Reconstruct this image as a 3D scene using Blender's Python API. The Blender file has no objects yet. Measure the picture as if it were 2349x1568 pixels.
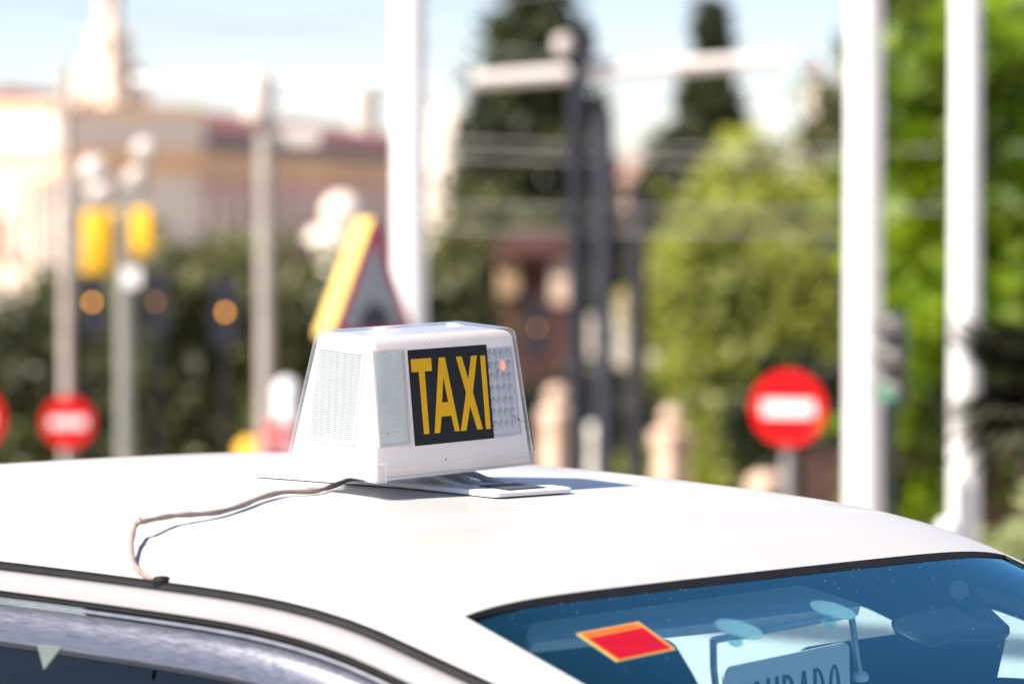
import bpy, math, random
import numpy as np
from mathutils import Vector, Matrix

# ---------------------------------------------------------------- camera, world, sun, exposure
S = bpy.context.scene
COL = S.collection
R = math.radians
CAM_Z = 1.83
PITCH = math.atan(334 / 8800)
FPX, CX, CY = 8800.0, 1174.5, 784.0          # photograph measured at 2349 x 1568

cd = bpy.data.cameras.new('camera')
cam = bpy.data.objects.new('camera', cd)
COL.objects.link(cam)
cam.location = (0, 0, CAM_Z)
cam.rotation_euler = (math.pi / 2 - PITCH, 0, 0)
cd.sensor_width = 36.0
cd.lens = FPX / 2349 * 36.0
cd.clip_start, cd.clip_end = 0.1, 6000
cd.dof.use_dof = True
cd.dof.focus_distance = 4.66
cd.dof.aperture_fstop = 3.9
S.camera = cam

SUN = Vector((-0.155, -0.102, 0.198)).normalized()
w = bpy.data.worlds.new('World')
S.world = w
w.use_nodes = True
wn = w.node_tree
sky = wn.nodes.new('ShaderNodeTexSky')
sky.sky_type = 'NISHITA'
sky.sun_disc = False
sky.sun_elevation = math.asin(SUN.z)
sky.sun_rotation = math.atan2(SUN.x, SUN.y)
sky.altitude = 60
sky.air_density = 0.8
sky.dust_density = 0.03
sky.ozone_density = 2.0
bg = wn.nodes['Background']
bg.inputs['Strength'].default_value = 0.050
tint = wn.nodes.new('ShaderNodeVectorMath')      # the whole dome a touch whiter, as on a slightly milky day
tint.operation = 'MULTIPLY'
tint.inputs[1].default_value = (1.04, 0.965, 1.04)
wn.links.new(sky.outputs[0], tint.inputs[0])
wn.links.new(tint.outputs[0], bg.inputs['Color'])

sd = bpy.data.lights.new('sun', 'SUN')
sd.energy = 4.1
sd.angle = R(0.55)
sd.color = (1.0, 0.925, 0.83)
so = bpy.data.objects.new('sun', sd)
COL.objects.link(so)
so.rotation_euler = SUN.to_track_quat('Z', 'Y').to_euler()

S.view_settings.view_transform = 'Standard'
S.view_settings.look = 'None'
S.view_settings.exposure = 1.55
S.view_settings.gamma = 1.0
S.view_settings.use_curve_mapping = False
S.render.engine = 'CYCLES'
S.cycles.use_denoising = True
S.cycles.max_bounces = 10
S.cycles.transparent_max_bounces = 16
S.cycles.sample_clamp_indirect = 6.0

rng = np.random.default_rng(7)
random.seed(7)

# ---------------------------------------------------------------- helpers
FWD = Vector((0, math.cos(PITCH), -math.sin(PITCH)))
UPV = Vector((0, math.sin(PITCH), math.cos(PITCH)))
CAMP = Vector((0, 0, CAM_Z))


def ray(px, py):
    return FWD + Vector((1, 0, 0)) * ((px - CX) / FPX) + UPV * ((CY - py) / FPX)


def at(px, py, d):
    """the point at depth d that a photo position (2349 wide) shows"""
    return CAMP + ray(px, py) * d


def mat(name, col, rough=0.6, metal=0.0, spec=0.5, noise=0.0, nscale=8.0, coat=0.0, trans=0.0, emit=None,
        estr=0.0, bump=0.0, bscale=40.0, col2=None, sub=0.0):
    m = bpy.data.materials.new(name)
    m.use_nodes = True
    nt = m.node_tree
    b = nt.nodes['Principled BSDF']
    b.inputs['Base Color'].default_value = (*col, 1)
    b.inputs['Roughness'].default_value = rough
    b.inputs['Metallic'].default_value = metal
    b.inputs['Specular IOR Level'].default_value = spec
    b.inputs['Coat Weight'].default_value = coat
    b.inputs['Coat Roughness'].default_value = 0.06
    b.inputs['Transmission Weight'].default_value = trans
    if sub:
        b.inputs['Subsurface Weight'].default_value = sub
        b.inputs['Subsurface Radius'].default_value = (0.02, 0.02, 0.02)
    if emit:
        b.inputs['Emission Color'].default_value = (*emit, 1)
        b.inputs['Emission Strength'].default_value = estr
    if noise or bump:
        tc = nt.nodes.new('ShaderNodeTexCoord')
        n = nt.nodes.new('ShaderNodeTexNoise')
        n.inputs['Scale'].default_value = nscale
        n.inputs['Detail'].default_value = 5
        nt.links.new(tc.outputs['Object'], n.inputs['Vector'])
        if noise:
            r = nt.nodes.new('ShaderNodeValToRGB')
            c2 = col2 or tuple(c * (1 - noise) for c in col)
            r.color_ramp.elements[0].color = (*c2, 1)
            r.color_ramp.elements[1].color = (*col, 1)
            r.color_ramp.elements[0].position = 0.35
            r.color_ramp.elements[1].position = 0.65
            nt.links.new(n.outputs['Fac'], r.inputs['Fac'])
            nt.links.new(r.outputs['Color'], b.inputs['Base Color'])
        if bump:
            n2 = nt.nodes.new('ShaderNodeTexNoise')
            n2.inputs['Scale'].default_value = bscale
            n2.inputs['Detail'].default_value = 4
            nt.links.new(tc.outputs['Object'], n2.inputs['Vector'])
            bp = nt.nodes.new('ShaderNodeBump')
            bp.inputs['Strength'].default_value = bump
            bp.inputs['Distance'].default_value = 0.01
            nt.links.new(n2.outputs['Fac'], bp.inputs['Height'])
            nt.links.new(bp.outputs['Normal'], b.inputs['Normal'])
    return m


def sheet_glass(name, tint, refl_rough=0.03, haze=0.0, haze_col=(0.8, 0.8, 0.8), ior=1.5, gloss_col=(1, 1, 1), gain=1.0):
    """a single sheet of glass or clear plastic: tinted see-through, Fresnel mirror, a little diffuse haze"""
    m = bpy.data.materials.new(name)
    m.use_nodes = True
    nt = m.node_tree
    nt.nodes.clear()
    out = nt.nodes.new('ShaderNodeOutputMaterial')
    tr = nt.nodes.new('ShaderNodeBsdfTransparent')
    tr.inputs[0].default_value = (*tint, 1)
    gl = nt.nodes.new('ShaderNodeBsdfGlossy')
    gl.inputs['Roughness'].default_value = refl_rough
    gl.inputs['Color'].default_value = (*gloss_col, 1)
    lw = nt.nodes.new('ShaderNodeLayerWeight')          # Schlick's law, the same from both sides of the sheet
    lw.inputs['Blend'].default_value = 0.5
    p5 = nt.nodes.new('ShaderNodeMath')
    p5.operation = 'POWER'
    p5.inputs[1].default_value = 5
    nt.links.new(lw.outputs['Facing'], p5.inputs[0])
    fr = nt.nodes.new('ShaderNodeMapRange')
    fr.inputs['To Min'].default_value = 2 * ((ior - 1) / (ior + 1)) ** 2
    nt.links.new(p5.outputs[0], fr.inputs['Value'])
    mx = nt.nodes.new('ShaderNodeMixShader')
    mg = nt.nodes.new('ShaderNodeMath')
    mg.operation = 'MULTIPLY'
    mg.use_clamp = True
    mg.inputs[1].default_value = gain
    nt.links.new(fr.outputs[0], mg.inputs[0])
    nt.links.new(mg.outputs[0], mx.inputs[0])
    nt.links.new(tr.outputs[0], mx.inputs[1])
    nt.links.new(gl.outputs[0], mx.inputs[2])
    last = mx
    if haze:
        df = nt.nodes.new('ShaderNodeBsdfDiffuse')
        df.inputs[0].default_value = (*haze_col, 1)
        tc = nt.nodes.new('ShaderNodeTexCoord')
        n = nt.nodes.new('ShaderNodeTexNoise')
        n.inputs['Scale'].default_value = 420
        n.inputs['Detail'].default_value = 3
        nt.links.new(tc.outputs['Object'], n.inputs['Vector'])
        mr = nt.nodes.new('ShaderNodeMapRange')
        mr.inputs['From Min'].default_value = 0.3
        mr.inputs['From Max'].default_value = 0.7
        mr.inputs['To Min'].default_value = haze * 0.8
        mr.inputs['To Max'].default_value = haze * 1.2
        nt.links.new(n.outputs['Fac'], mr.inputs['Value'])
        m2 = nt.nodes.new('ShaderNodeMixShader')
        nt.links.new(mr.outputs[0], m2.inputs[0])
        nt.links.new(last.outputs[0], m2.inputs[1])
        nt.links.new(df.outputs[0], m2.inputs[2])
        last = m2
    nt.links.new(last.outputs[0], out.inputs[0])
    return m


class MB:
    """collects vertices and faces; build() links them as ONE mesh object"""

    def __init__(s):
        s.v, s.f, s.m = [], [], []

    def add(s, vs, fs, mi=0):
        o = len(s.v)
        s.v += [tuple(x) for x in vs]
        s.f += [tuple(i + o for i in f) for f in fs]
        s.m += [mi] * len(fs)
        return s

    def box(s, lo, hi, M=None, mi=0):
        x0, y0, z0 = lo
        x1, y1, z1 = hi
        vs = [Vector(p) for p in ((x0, y0, z0), (x1, y0, z0), (x1, y1, z0), (x0, y1, z0), (x0, y0, z1), (x1, y0, z1), (x1, y1, z1), (x0, y1, z1))]
        if M is not None:
            vs = [M @ p for p in vs]
        return s.add(vs, [(0, 3, 2, 1), (4, 5, 6, 7), (0, 1, 5, 4), (1, 2, 6, 5), (2, 3, 7, 6), (3, 0, 4, 7)], mi)

    def lathe(s, prof, n=20, M=None, mi=0, caps=True):
        vs, fs = [], []
        for r, z in prof:
            for k in range(n):
                a = 2 * math.pi * k / n
                vs.append(Vector((r * math.cos(a), r * math.sin(a), z)))
        for i in range(len(prof) - 1):
            for k in range(n):
                a, b = i * n + k, i * n + (k + 1) % n
                fs.append((a, b, b + n, a + n))
        if caps:
            fs.append(tuple(range(n - 1, -1, -1)))
            fs.append(tuple(range((len(prof) - 1) * n, len(prof) * n)))
        if M is not None:
            vs = [M @ p for p in vs]
        return s.add(vs, fs, mi)

    def tube(s, pts, rad, n=10, mi=0):
        pts = [Vector(p) for p in pts]
        vs, fs = [], []
        up = Vector((0, 0, 1))
        prev = None
        for i, p in enumerate(pts):
            t = (pts[min(i + 1, len(pts) - 1)] - pts[max(i - 1, 0)]).normalized()
            if prev is None:
                a = up if abs(t.z) < 0.9 else Vector((1, 0, 0))
                u = t.cross(a).normalized()
            else:
                u = (prev - t * prev.dot(t)).normalized()
            prev = u
            v = t.cross(u)
            r = rad[i] if hasattr(rad, '__len__') else rad
            for k in range(n):
                an = 2 * math.pi * k / n
                vs.append(p + u * (r * math.cos(an)) + v * (r * math.sin(an)))
        for i in range(len(pts) - 1):
            for k in range(n):
                a, b = i * n + k, i * n + (k + 1) % n
                fs.append((a, b, b + n, a + n))
        fs.append(tuple(range(n - 1, -1, -1)))
        fs.append(tuple(range((len(pts) - 1) * n, len(pts) * n)))
        return s.add(vs, fs, mi)

    def loft(s, loops, closed=True, cap=True, mi=0):
        n = len(loops[0])
        vs = [Vector(p) for L in loops for p in L]
        fs = []
        for i in range(len(loops) - 1):
            for k in range(n if closed else n - 1):
                a, b = i * n + k, i * n + (k + 1) % n
                fs.append((a, b, b + n, a + n))
        if cap and closed:
            fs.append(tuple(range(n - 1, -1, -1)))
            fs.append(tuple(range((len(loops) - 1) * n, len(loops) * n)))
        return s.add(vs, fs, mi)

    def prism(s, poly, fn, d0, d1, mi=0):
        """poly: 2-D outline; fn(x, y, off) gives the 3-D point; extruded from off d0 to d1"""
        n = len(poly)
        vs = [fn(x, y, d0) for x, y in poly] + [fn(x, y, d1) for x, y in poly]
        fs = [tuple(range(n - 1, -1, -1)), tuple(range(n, 2 * n))]
        fs += [(k, (k + 1) % n, n + (k + 1) % n, n + k) for k in range(n)]
        return s.add(vs, fs, mi)

    def build(s, name, m, parent=None, smooth=False, angle=35):
        me = bpy.data.meshes.new(name)
        me.from_pydata([tuple(x) for x in s.v], [], s.f)
        ms = m if isinstance(m, (list, tuple)) else [m]
        for x in ms:
            me.materials.append(x)
        if len(ms) > 1:
            me.polygons.foreach_set('material_index', s.m)
        if smooth:
            me.shade_smooth()
            me.set_sharp_from_angle(angle=R(angle))
        me.update()
        o = bpy.data.objects.new(name, me)
        COL.objects.link(o)
        if parent:
            o.parent = parent
        return o


def tag(o, label=None, cat=None, group=None, kind=None):
    for k, v in (('label', label), ('category', cat), ('group', group), ('kind', kind)):
        if v:
            o[k] = v
    return o


def thing(name, loc, label, cat, group=None, M=None):
    o = bpy.data.objects.new(name, None)
    o.empty_display_size = 0.1
    COL.objects.link(o)
    if M is not None:
        o.matrix_world = M
    else:
        o.location = loc
    return tag(o, label, cat, group, 'thing')


def rrect(wx, wy, r, n=4):
    """rounded rectangle outline, counter-clockwise"""
    out = []
    for cx_, cy_, a0 in ((wx / 2 - r, wy / 2 - r, 0), (-wx / 2 + r, wy / 2 - r, 90), (-wx / 2 + r, -wy / 2 + r, 180), (wx / 2 - r, -wy / 2 + r, 270)):
        for k in range(n + 1):
            a = R(a0 + 90 * k / n)
            out.append((cx_ + r * math.cos(a), cy_ + r * math.sin(a)))
    return out


def fillet(poly, r, n=4):
    out = []
    m = len(poly)
    for i in range(m):
        p0, p, p1 = Vector(poly[i - 1]), Vector(poly[i]), Vector(poly[(i + 1) % m])
        a, b = (p0 - p), (p1 - p)
        d = min(r, a.length * 0.45, b.length * 0.45)
        a, b = p + a.normalized() * d, p + b.normalized() * d
        for k in range(n + 1):
            t = k / n
            q = a * (1 - t) ** 2 + p * 2 * t * (1 - t) + b * t * t
            out.append((q.x, q.y))
    return out


def smooth_path(pts, k=6):
    pts = [Vector(p) for p in pts]
    out = []
    for i in range(len(pts) - 1):
        p0, p1, p2, p3 = pts[max(i - 1, 0)], pts[i], pts[i + 1], pts[min(i + 2, len(pts) - 1)]
        for j in range(k):
            t = j / k
            out.append(0.5 * ((2 * p1) + (p2 - p0) * t + (2 * p0 - 5 * p1 + 4 * p2 - p3) * t * t + (3 * p1 - p0 - 3 * p2 + p3) * t ** 3))
    out.append(pts[-1])
    return out


def ground_z(y):
    if y <= 7:
        return 0.0
    t = min((y - 7) / 27.0, 1.0)
    return -2.5 * (t * t * (3 - 2 * t))


# ---------------------------------------------------------------- materials
M_paint = mat('white_paint', (0.475, 0.463, 0.445), rough=0.42, coat=0.28, noise=0.025, nscale=3.0, bump=0.006, bscale=500)
M_black = mat('black_rubber', (0.012, 0.012, 0.013), rough=0.6, spec=0.15, noise=0.3, nscale=30)
M_rail = mat('rail_paint', (0.30, 0.285, 0.28), rough=0.28, coat=0.7, noise=0.05, nscale=12)
M_chrome = mat('dull_trim', (0.42, 0.42, 0.44), rough=0.3, metal=0.8, noise=0.2, nscale=60)
M_dark = mat('dark_trim', (0.03, 0.033, 0.038), rough=0.75, noise=0.35, nscale=15)
M_darkgloss = mat('dark_plastic', (0.02, 0.022, 0.026), rough=0.3, noise=0.2, nscale=20)
M_housing = mat('white_plastic', (0.80, 0.755, 0.735), rough=0.45, noise=0.04, nscale=25, sub=0.0)


def lets_light_through(m, fac, col):
    t = m.node_tree
    tl_ = t.nodes.new('ShaderNodeBsdfTranslucent')
    tl_.inputs[0].default_value = (*col, 1)
    mx_ = t.nodes.new('ShaderNodeMixShader')
    mx_.inputs[0].default_value = fac
    t.links.new(t.nodes['Principled BSDF'].outputs[0], mx_.inputs[1])
    t.links.new(tl_.outputs[0], mx_.inputs[2])
    t.links.new(mx_.outputs[0], t.nodes['Material Output'].inputs[0])


lets_light_through(M_housing, 0.5, (0.95, 0.92, 0.90))
M_cover = sheet_glass('clear_cover', (0.97, 0.965, 0.96), 0.08, haze=0.06, haze_col=(0.85, 0.84, 0.83))
M_skirt = sheet_glass('cover_skirt', (0.93, 0.93, 0.935), 0.1, haze=0.16, haze_col=(0.83, 0.8, 0.8))
M_grey = mat('grey_plastic', (0.70, 0.71, 0.73), rough=0.45, noise=0.08, nscale=30)
M_plate = mat('pale_plate', (0.78, 0.78, 0.78), rough=0.3, coat=0.4, noise=0.03, nscale=20)
M_cable = mat('beige_cable', (0.30, 0.225, 0.19), rough=0.5, noise=0.25, nscale=90)
M_whitepost = mat('white_post', (0.80, 0.79, 0.78), rough=0.4, noise=0.06, nscale=4)
M_greypost = mat('grey_post', (0.30, 0.29, 0.285), rough=0.5, noise=0.25, nscale=3)
M_darkpost = mat('dark_post', (0.022, 0.023, 0.032), rough=0.5, spec=0.25, noise=0.25, nscale=3)
M_red = mat('sign_red', (0.72, 0.002, 0.006), rough=0.5, spec=0.2, noise=0.1, nscale=6)
M_signwhite = mat('sign_white', (0.8, 0.78, 0.78), rough=0.4, noise=0.05, nscale=6)
M_yellow = mat('signal_yellow', (0.85, 0.47, 0.02), rough=0.4, noise=0.1, nscale=6)
M_paleyellow = mat('box_yellow', (0.80, 0.58, 0.16), rough=0.45, noise=0.06, nscale=6)
M_cream = mat('cream_stone', (0.82, 0.72, 0.61), rough=0.85, noise=0.14, nscale=0.8, bump=0.2, bscale=5)
M_tan = mat('tan_stone', (0.88, 0.57, 0.33), rough=0.85, noise=0.2, nscale=0.9)
M_mauve = mat('mauve_wall', (0.84, 0.48, 0.42), rough=0.9, noise=0.2, nscale=0.4)
M_tile = mat('roof_tile', (0.24, 0.085, 0.075), rough=0.8, noise=0.35, nscale=1.5)
M_eave_shade = mat('eave_shade', (0.13, 0.125, 0.155), rough=0.7, noise=0.3, nscale=1.0)
M_window = mat('dark_pane', (0.04, 0.045, 0.055), rough=0.12, noise=0.2, nscale=2)
M_bark = mat('bark', (0.12, 0.075, 0.05), rough=0.9, noise=0.4, nscale=9)
M_globe = mat('globe_glass', (0.56, 0.50, 0.46), rough=0.25, noise=0.04, nscale=5)


def leaf_mat(name, c1, c2, scale, tl=0.45):
    m = bpy.data.materials.new(name)
    m.use_nodes = True
    nt = m.node_tree
    nt.nodes.clear()
    out = nt.nodes.new('ShaderNodeOutputMaterial')
    tc = nt.nodes.new('ShaderNodeTexCoord')
    n = nt.nodes.new('ShaderNodeTexNoise')
    n.inputs['Scale'].default_value = scale
    n.inputs['Detail'].default_value = 4
    nt.links.new(tc.outputs['Object'], n.inputs['Vector'])
    r = nt.nodes.new('ShaderNodeValToRGB')
    r.color_ramp.elements[0].color = (*c1, 1)
    r.color_ramp.elements[1].color = (*c2, 1)
    r.color_ramp.elements[0].position = 0.36
    r.color_ramp.elements[1].position = 0.64
    nt.links.new(n.outputs['Fac'], r.inputs['Fac'])
    d = nt.nodes.new('ShaderNodeBsdfDiffuse')
    t = nt.nodes.new('ShaderNodeBsdfTranslucent')
    g = nt.nodes.new('ShaderNodeBsdfGlossy')
    g.inputs['Roughness'].default_value = 0.5
    g.inputs['Color'].default_value = (0.5, 0.5, 0.5, 1)
    nt.links.new(r.outputs[0], d.inputs[0])
    nt.links.new(r.outputs[0], t.inputs[0])
    mx = nt.nodes.new('ShaderNodeMixShader')
    mx.inputs[0].default_value = tl
    nt.links.new(d.outputs[0], mx.inputs[1])
    nt.links.new(t.outputs[0], mx.inputs[2])
    m2 = nt.nodes.new('ShaderNodeMixShader')
    m2.inputs[0].default_value = 0.05
    nt.links.new(mx.outputs[0], m2.inputs[1])
    nt.links.new(g.outputs[0], m2.inputs[2])
    nt.links.new(m2.outputs[0], out.inputs[0])
    return m


L_cypress = leaf_mat('cypress_leaf', (0.014, 0.024, 0.009), (0.06, 0.075, 0.022), 0.8, 0.3)
L_hedge = leaf_mat('hedge_leaf', (0.055, 0.062, 0.024), (0.22, 0.225, 0.072), 0.5, 0.35)
L_olive = leaf_mat('yellow_leaf', (0.24, 0.27, 0.05), (0.50, 0.53, 0.08), 0.45, 0.58)
L_vivid = leaf_mat('vivid_leaf', (0.014, 0.042, 0.003), (0.35, 0.52, 0.003), 0.55, 0.55)
L_dark = leaf_mat('dark_leaf', (0.01, 0.016, 0.007), (0.035, 0.05, 0.014), 0.6, 0.3)
L_palm = leaf_mat('palm_leaf', (0.025, 0.03, 0.018), (0.075, 0.075, 0.045), 1.5, 0.25)
L_pale = leaf_mat('pale_leaf', (0.25, 0.29, 0.1), (0.5, 0.54, 0.27), 2.0, 0.5)

# ---------------------------------------------------------------- ground
ys = [-60, -20, -5, 0, 4, 7] + [7 + 27 * k / 14 for k in range(1, 15)] + [45, 80, 150, 300, 700, 2500]
g = MB()
for i in range(len(ys) - 1):
    pass
vs = []
for y in ys:
    for x in (-2500, -60, -12, -5, 5, 12, 60, 2500):
        vs.append((x, y, ground_z(y)))
nx = 8
g.add(vs, [(i * nx + k, i * nx + k + 1, (i + 1) * nx + k + 1, (i + 1) * nx + k) for i in range(len(ys) - 1) for k in range(nx - 1)])
M_ground = mat('paving', (0.42, 0.36, 0.28), rough=0.9, noise=0.2, nscale=0.35, bump=0.15, bscale=6)
tag(g.build('ground', M_ground), 'sand coloured paved ground falling away behind the taxi', kind='structure')
M_asphalt = mat('asphalt', (0.055, 0.055, 0.058), rough=0.85, noise=0.25, nscale=3, bump=0.4, bscale=80)
g = MB()
g.add([(-30, -30, 0.004), (30, -30, 0.004), (30, 6.8, 0.004), (-30, 6.8, 0.004)], [(0, 1, 2, 3)])
tag(g.build('road', M_asphalt), 'dark asphalt road under the taxi', kind='structure')
# ---------------------------------------------------------------- the taxi
PR = (-.3596, -.0061, -.042, .007, .0362, .0563, .8684, .61, .0452, .5032, .5247, .008, .0175)
AZ = 0.85
LV = Vector((math.cos(AZ), math.sin(AZ), 0))
FV = Vector((math.sin(AZ), -math.cos(AZ), 0))
S0 = Vector((-.1243, 4.72639, 0))
F1 = 0.50


def zroof(l, f):
    """height of the roof skin in car coordinates (l to the car's far side, f forward)"""
    fc = min(f, F1)
    s = min(abs(l), 0.64) / .58
    gq = max(fc - .2, 0)
    z = PR[0] + PR[1] * l + PR[2] * fc - PR[3] * s ** 2 - PR[4] * s ** 8 - PR[5] * fc ** 2 - PR[6] * gq ** 3
    if fc < -0.55:
        z -= 0.10 * (fc + 0.55) ** 2
    if f > F1:
        z += (f - F1) * (PR[2] - 2 * PR[5] * F1 - 3 * PR[6] * (F1 - .2) ** 2)
    if f > 0.74:
        z -= 0.40 * (f - 0.74) ** 2
    return z + CAM_Z


CAR0 = S0 + LV * PR[12]
M_car = Matrix.Translation(CAR0) @ Matrix.Rotation(AZ, 4, 'Z')     # local x = l, local y = -f
M_car_i = M_car.inverted()


def surfhit(px, py, h=0.0, t0=3.0, t1=6.5):
    """where the sight line of a photo position meets the body skin raised by h: local (x, y, z)"""
    r = ray(px, py)

    def g_(t):
        q = M_car_i @ (CAMP + r * t)
        return q.z - zroof(q.x, -q.y) - h
    n = 300
    pt = t0
    for i in range(1, n + 1):
        t = t0 + (t1 - t0) * i / n
        if g_(t) < 0:
            a, b = pt, t
            for _ in range(40):
                c = (a + b) / 2
                if g_(c) < 0:
                    b = c
                else:
                    a = c
            return M_car_i @ (CAMP + r * b)
        pt = t
    return M_car_i @ (CAMP + r * t1)


taxi = thing('taxi', None, 'white taxi car filling the foreground with roof sign and blue-tinted windscreen', 'taxi', M=M_car)


def gut(f):
    return PR[7] - PR[8] * max(f + .3, 0) ** 2 - 0.05 * max(-f - 0.8, 0) ** 2


def fws(l):
    return PR[10] + PR[11] * (1 - (l / PR[9]) ** 2)


A_, B_ = surfhit(1197, 1485), surfhit(1343, 1568)
HWS = (-B_.x + A_.x) / (-B_.y + A_.y)                       # windscreen half-width growth per metre forward


def hws(f):
    return PR[9] + HWS * (f - PR[10])


def pillar_out(f):
    if f < 0.3:
        return gut(f)
    return max(gut(f), hws(f) + 0.035)


# roof panel
rows = []
fr_ = list(np.linspace(-1.35, 0.2, 30)) + list(np.linspace(0.24, 1.0, 1))
NL = 48
m = MB()
loops = []
for i in range(44):
    u = i / 43
    row = []
    for k in range(NL + 1):
        v = -1 + 2 * k / NL
        l = v
        f_end = fws(max(-PR[9], min(PR[9], v * gut(0.5))))
        f = -1.35 + (f_end + 1.35) * u
        l = v * gut(f)
        row.append((l, -f, zroof(l, f)))
    loops.append(row)
m.loft(loops, closed=False)
roof = m.build('roof_panel', M_paint, taxi, smooth=True)
# pillars beside the windscreen (same skin, continued forward)
for sgn in (-1, 1):
    m = MB()
    loops = []
    for i in range(24):
        f = PR[10] - 0.002 + i / 23 * 0.80
        row = []
        for k in range(9):
            l = hws(f) + (pillar_out(f) - hws(f)) * k / 8
            row.append((sgn * l, -f, zroof(sgn * l, f)))
        loops.append(row)
    m.loft(loops, closed=False)
    m.build('windscreen_pillar', M_paint, taxi, smooth=True)

# windscreen: rubber seal, tinted glass just under the skin
M_ws = sheet_glass('windscreen_glass', (0.72, 0.90, 0.93), 0.02, haze=0.022, haze_col=(0.06, 0.50, 0.80), ior=1.5, gloss_col=(0.36, 0.82, 1.0), gain=1.45)  # blue haze colour paints a cyan veil of light over the glass
m = MB()
loops = []
for i in range(26):
    u = i / 25
    row = []
    for k in range(41):
        v = -1 + 2 * k / 40
        f0 = fws(v * PR[9]) + 0.011
        f = f0 + (1.30 - f0) * u
        l = v * (hws(f) - 0.002)
        row.append((l, -f, zroof(l, f) - 0.004))
    loops.append(row)
m.loft(loops, closed=False)
windscreen = m.build('windscreen', M_ws, taxi, smooth=True)
m = MB()
loops = []
for k in range(61):
    v = -1 + 2 * k / 60
    l = v * PR[9]
    f = fws(l)
    wd = 0.013 * (1 - abs(v) ** 6 * 0.75)
    loops.append([(l, -(f + 0.0005), zroof(l, f) - 0.0005), (l, -(f + wd * 0.6), zroof(l, f + wd * 0.6) - 0.0015), (l, -(f + wd), zroof(l, f + wd) - 0.0035),
                  (l, -(f + wd), zroof(l, f + wd) - 0.008), (l, -(f + 0.0005), zroof(l, f) - 0.008)])
m.loft(loops)
m.build('windscreen_seal', M_black, taxi, smooth=True)
for sgn in (-1, 1):
    m = MB()
    loops = []
    for i in range(30):
        f = PR[10] + 0.012 + i / 29 * 0.77
        l = sgn * hws(f)
        zz = zroof(l, f)
        loops.append([(l + sgn * 0.001, -f, zz - 0.0012), (l - sgn * 0.004, -f, zz - 0.0022), (l - sgn * 0.004, -f, zz - 0.006), (l + sgn * 0.001, -f, zz - 0.006)])
    m.loft(loops)
    m.build('windscreen_edge', M_black, taxi, smooth=True)

# mouldings, window frame and wind deflector running along both sides
M_defl = bpy.data.materials.new('deflector_acrylic')
M_defl.use_nodes = True
nt = M_defl.node_tree
b = nt.nodes['Principled BSDF']
tc = nt.nodes.new('ShaderNodeTexCoord')
n1 = nt.nodes.new('ShaderNodeTexNoise')
n1.inputs['Scale'].default_value = 700
n1.inputs['Detail'].default_value = 4
n1.inputs['Roughness'].default_value = 0.7
mp = nt.nodes.new('ShaderNodeMapping')
mp.inputs['Scale'].default_value = (1.0, 0.02, 1.0)
nt.links.new(tc.outputs['Object'], mp.inputs[0])
nt.links.new(mp.outputs[0], n1.inputs['Vector'])
r1 = nt.nodes.new('ShaderNodeValToRGB')
r1.color_ramp.elements[0].position = 0.40
r1.color_ramp.elements[0].color = (0.14, 0.145, 0.175, 1)
r1.color_ramp.elements[1].position = 0.75
r1.color_ramp.elements[1].color = (0.20, 0.20, 0.235, 1)
nt.links.new(n1.outputs['Fac'], r1.inputs[0])
nt.links.new(r1.outputs[0], b.inputs['Base Color'])
v1 = nt.nodes.new('ShaderNodeTexVoronoi')
v1.inputs['Scale'].default_value = 420
nt.links.new(mp.outputs[0], v1.inputs['Vector'])
bp = nt.nodes.new('ShaderNodeBump')
bp.inputs['Strength'].default_value = 0.015
bp.inputs['Distance'].default_value = 0.002
nt.links.new(v1.outputs['Distance'], bp.inputs['Height'])
nt.links.new(bp.outputs[0], b.inputs['Normal'])
rr_ = nt.nodes.new('ShaderNodeMapRange')
rr_.inputs['From Min'].default_value = 0.35
rr_.inputs['From Max'].default_value = 0.7
rr_.inputs['To Min'].default_value = 0.26
rr_.inputs['To Max'].default_value = 0.46
nt.links.new(n1.outputs['Fac'], rr_.inputs['Value'])
nt.links.new(rr_.outputs[0], b.inputs['Roughness'])
b.inputs['Metallic'].default_value = 0.7
b.inputs['Coat Weight'].default_value = 0.6
b.inputs['Coat Roughness'].default_value = 0.1

fs_ = [-1.25 + 2.35 * i / 70 for i in range(71)]


def side_strip(name, prof, material, sgn, closed=True, f0=-1.25, f1=1.1, smooth=True):
    """prof: (outward, down) offsets from the gutter line"""
    m = MB()
    loops = []
    for f in fs_:
        if f < f0 or f > f1:
            continue
        l0 = pillar_out(f)
        z0 = zroof(sgn * l0, f)
        row = [(sgn * (l0 + o), -f, z0 - d) for o, d in prof]
        loops.append(row if sgn > 0 else row[::-1])
    m.loft(loops, closed=closed)
    return m.build(name, material, taxi, smooth=smooth, angle=50)


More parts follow.
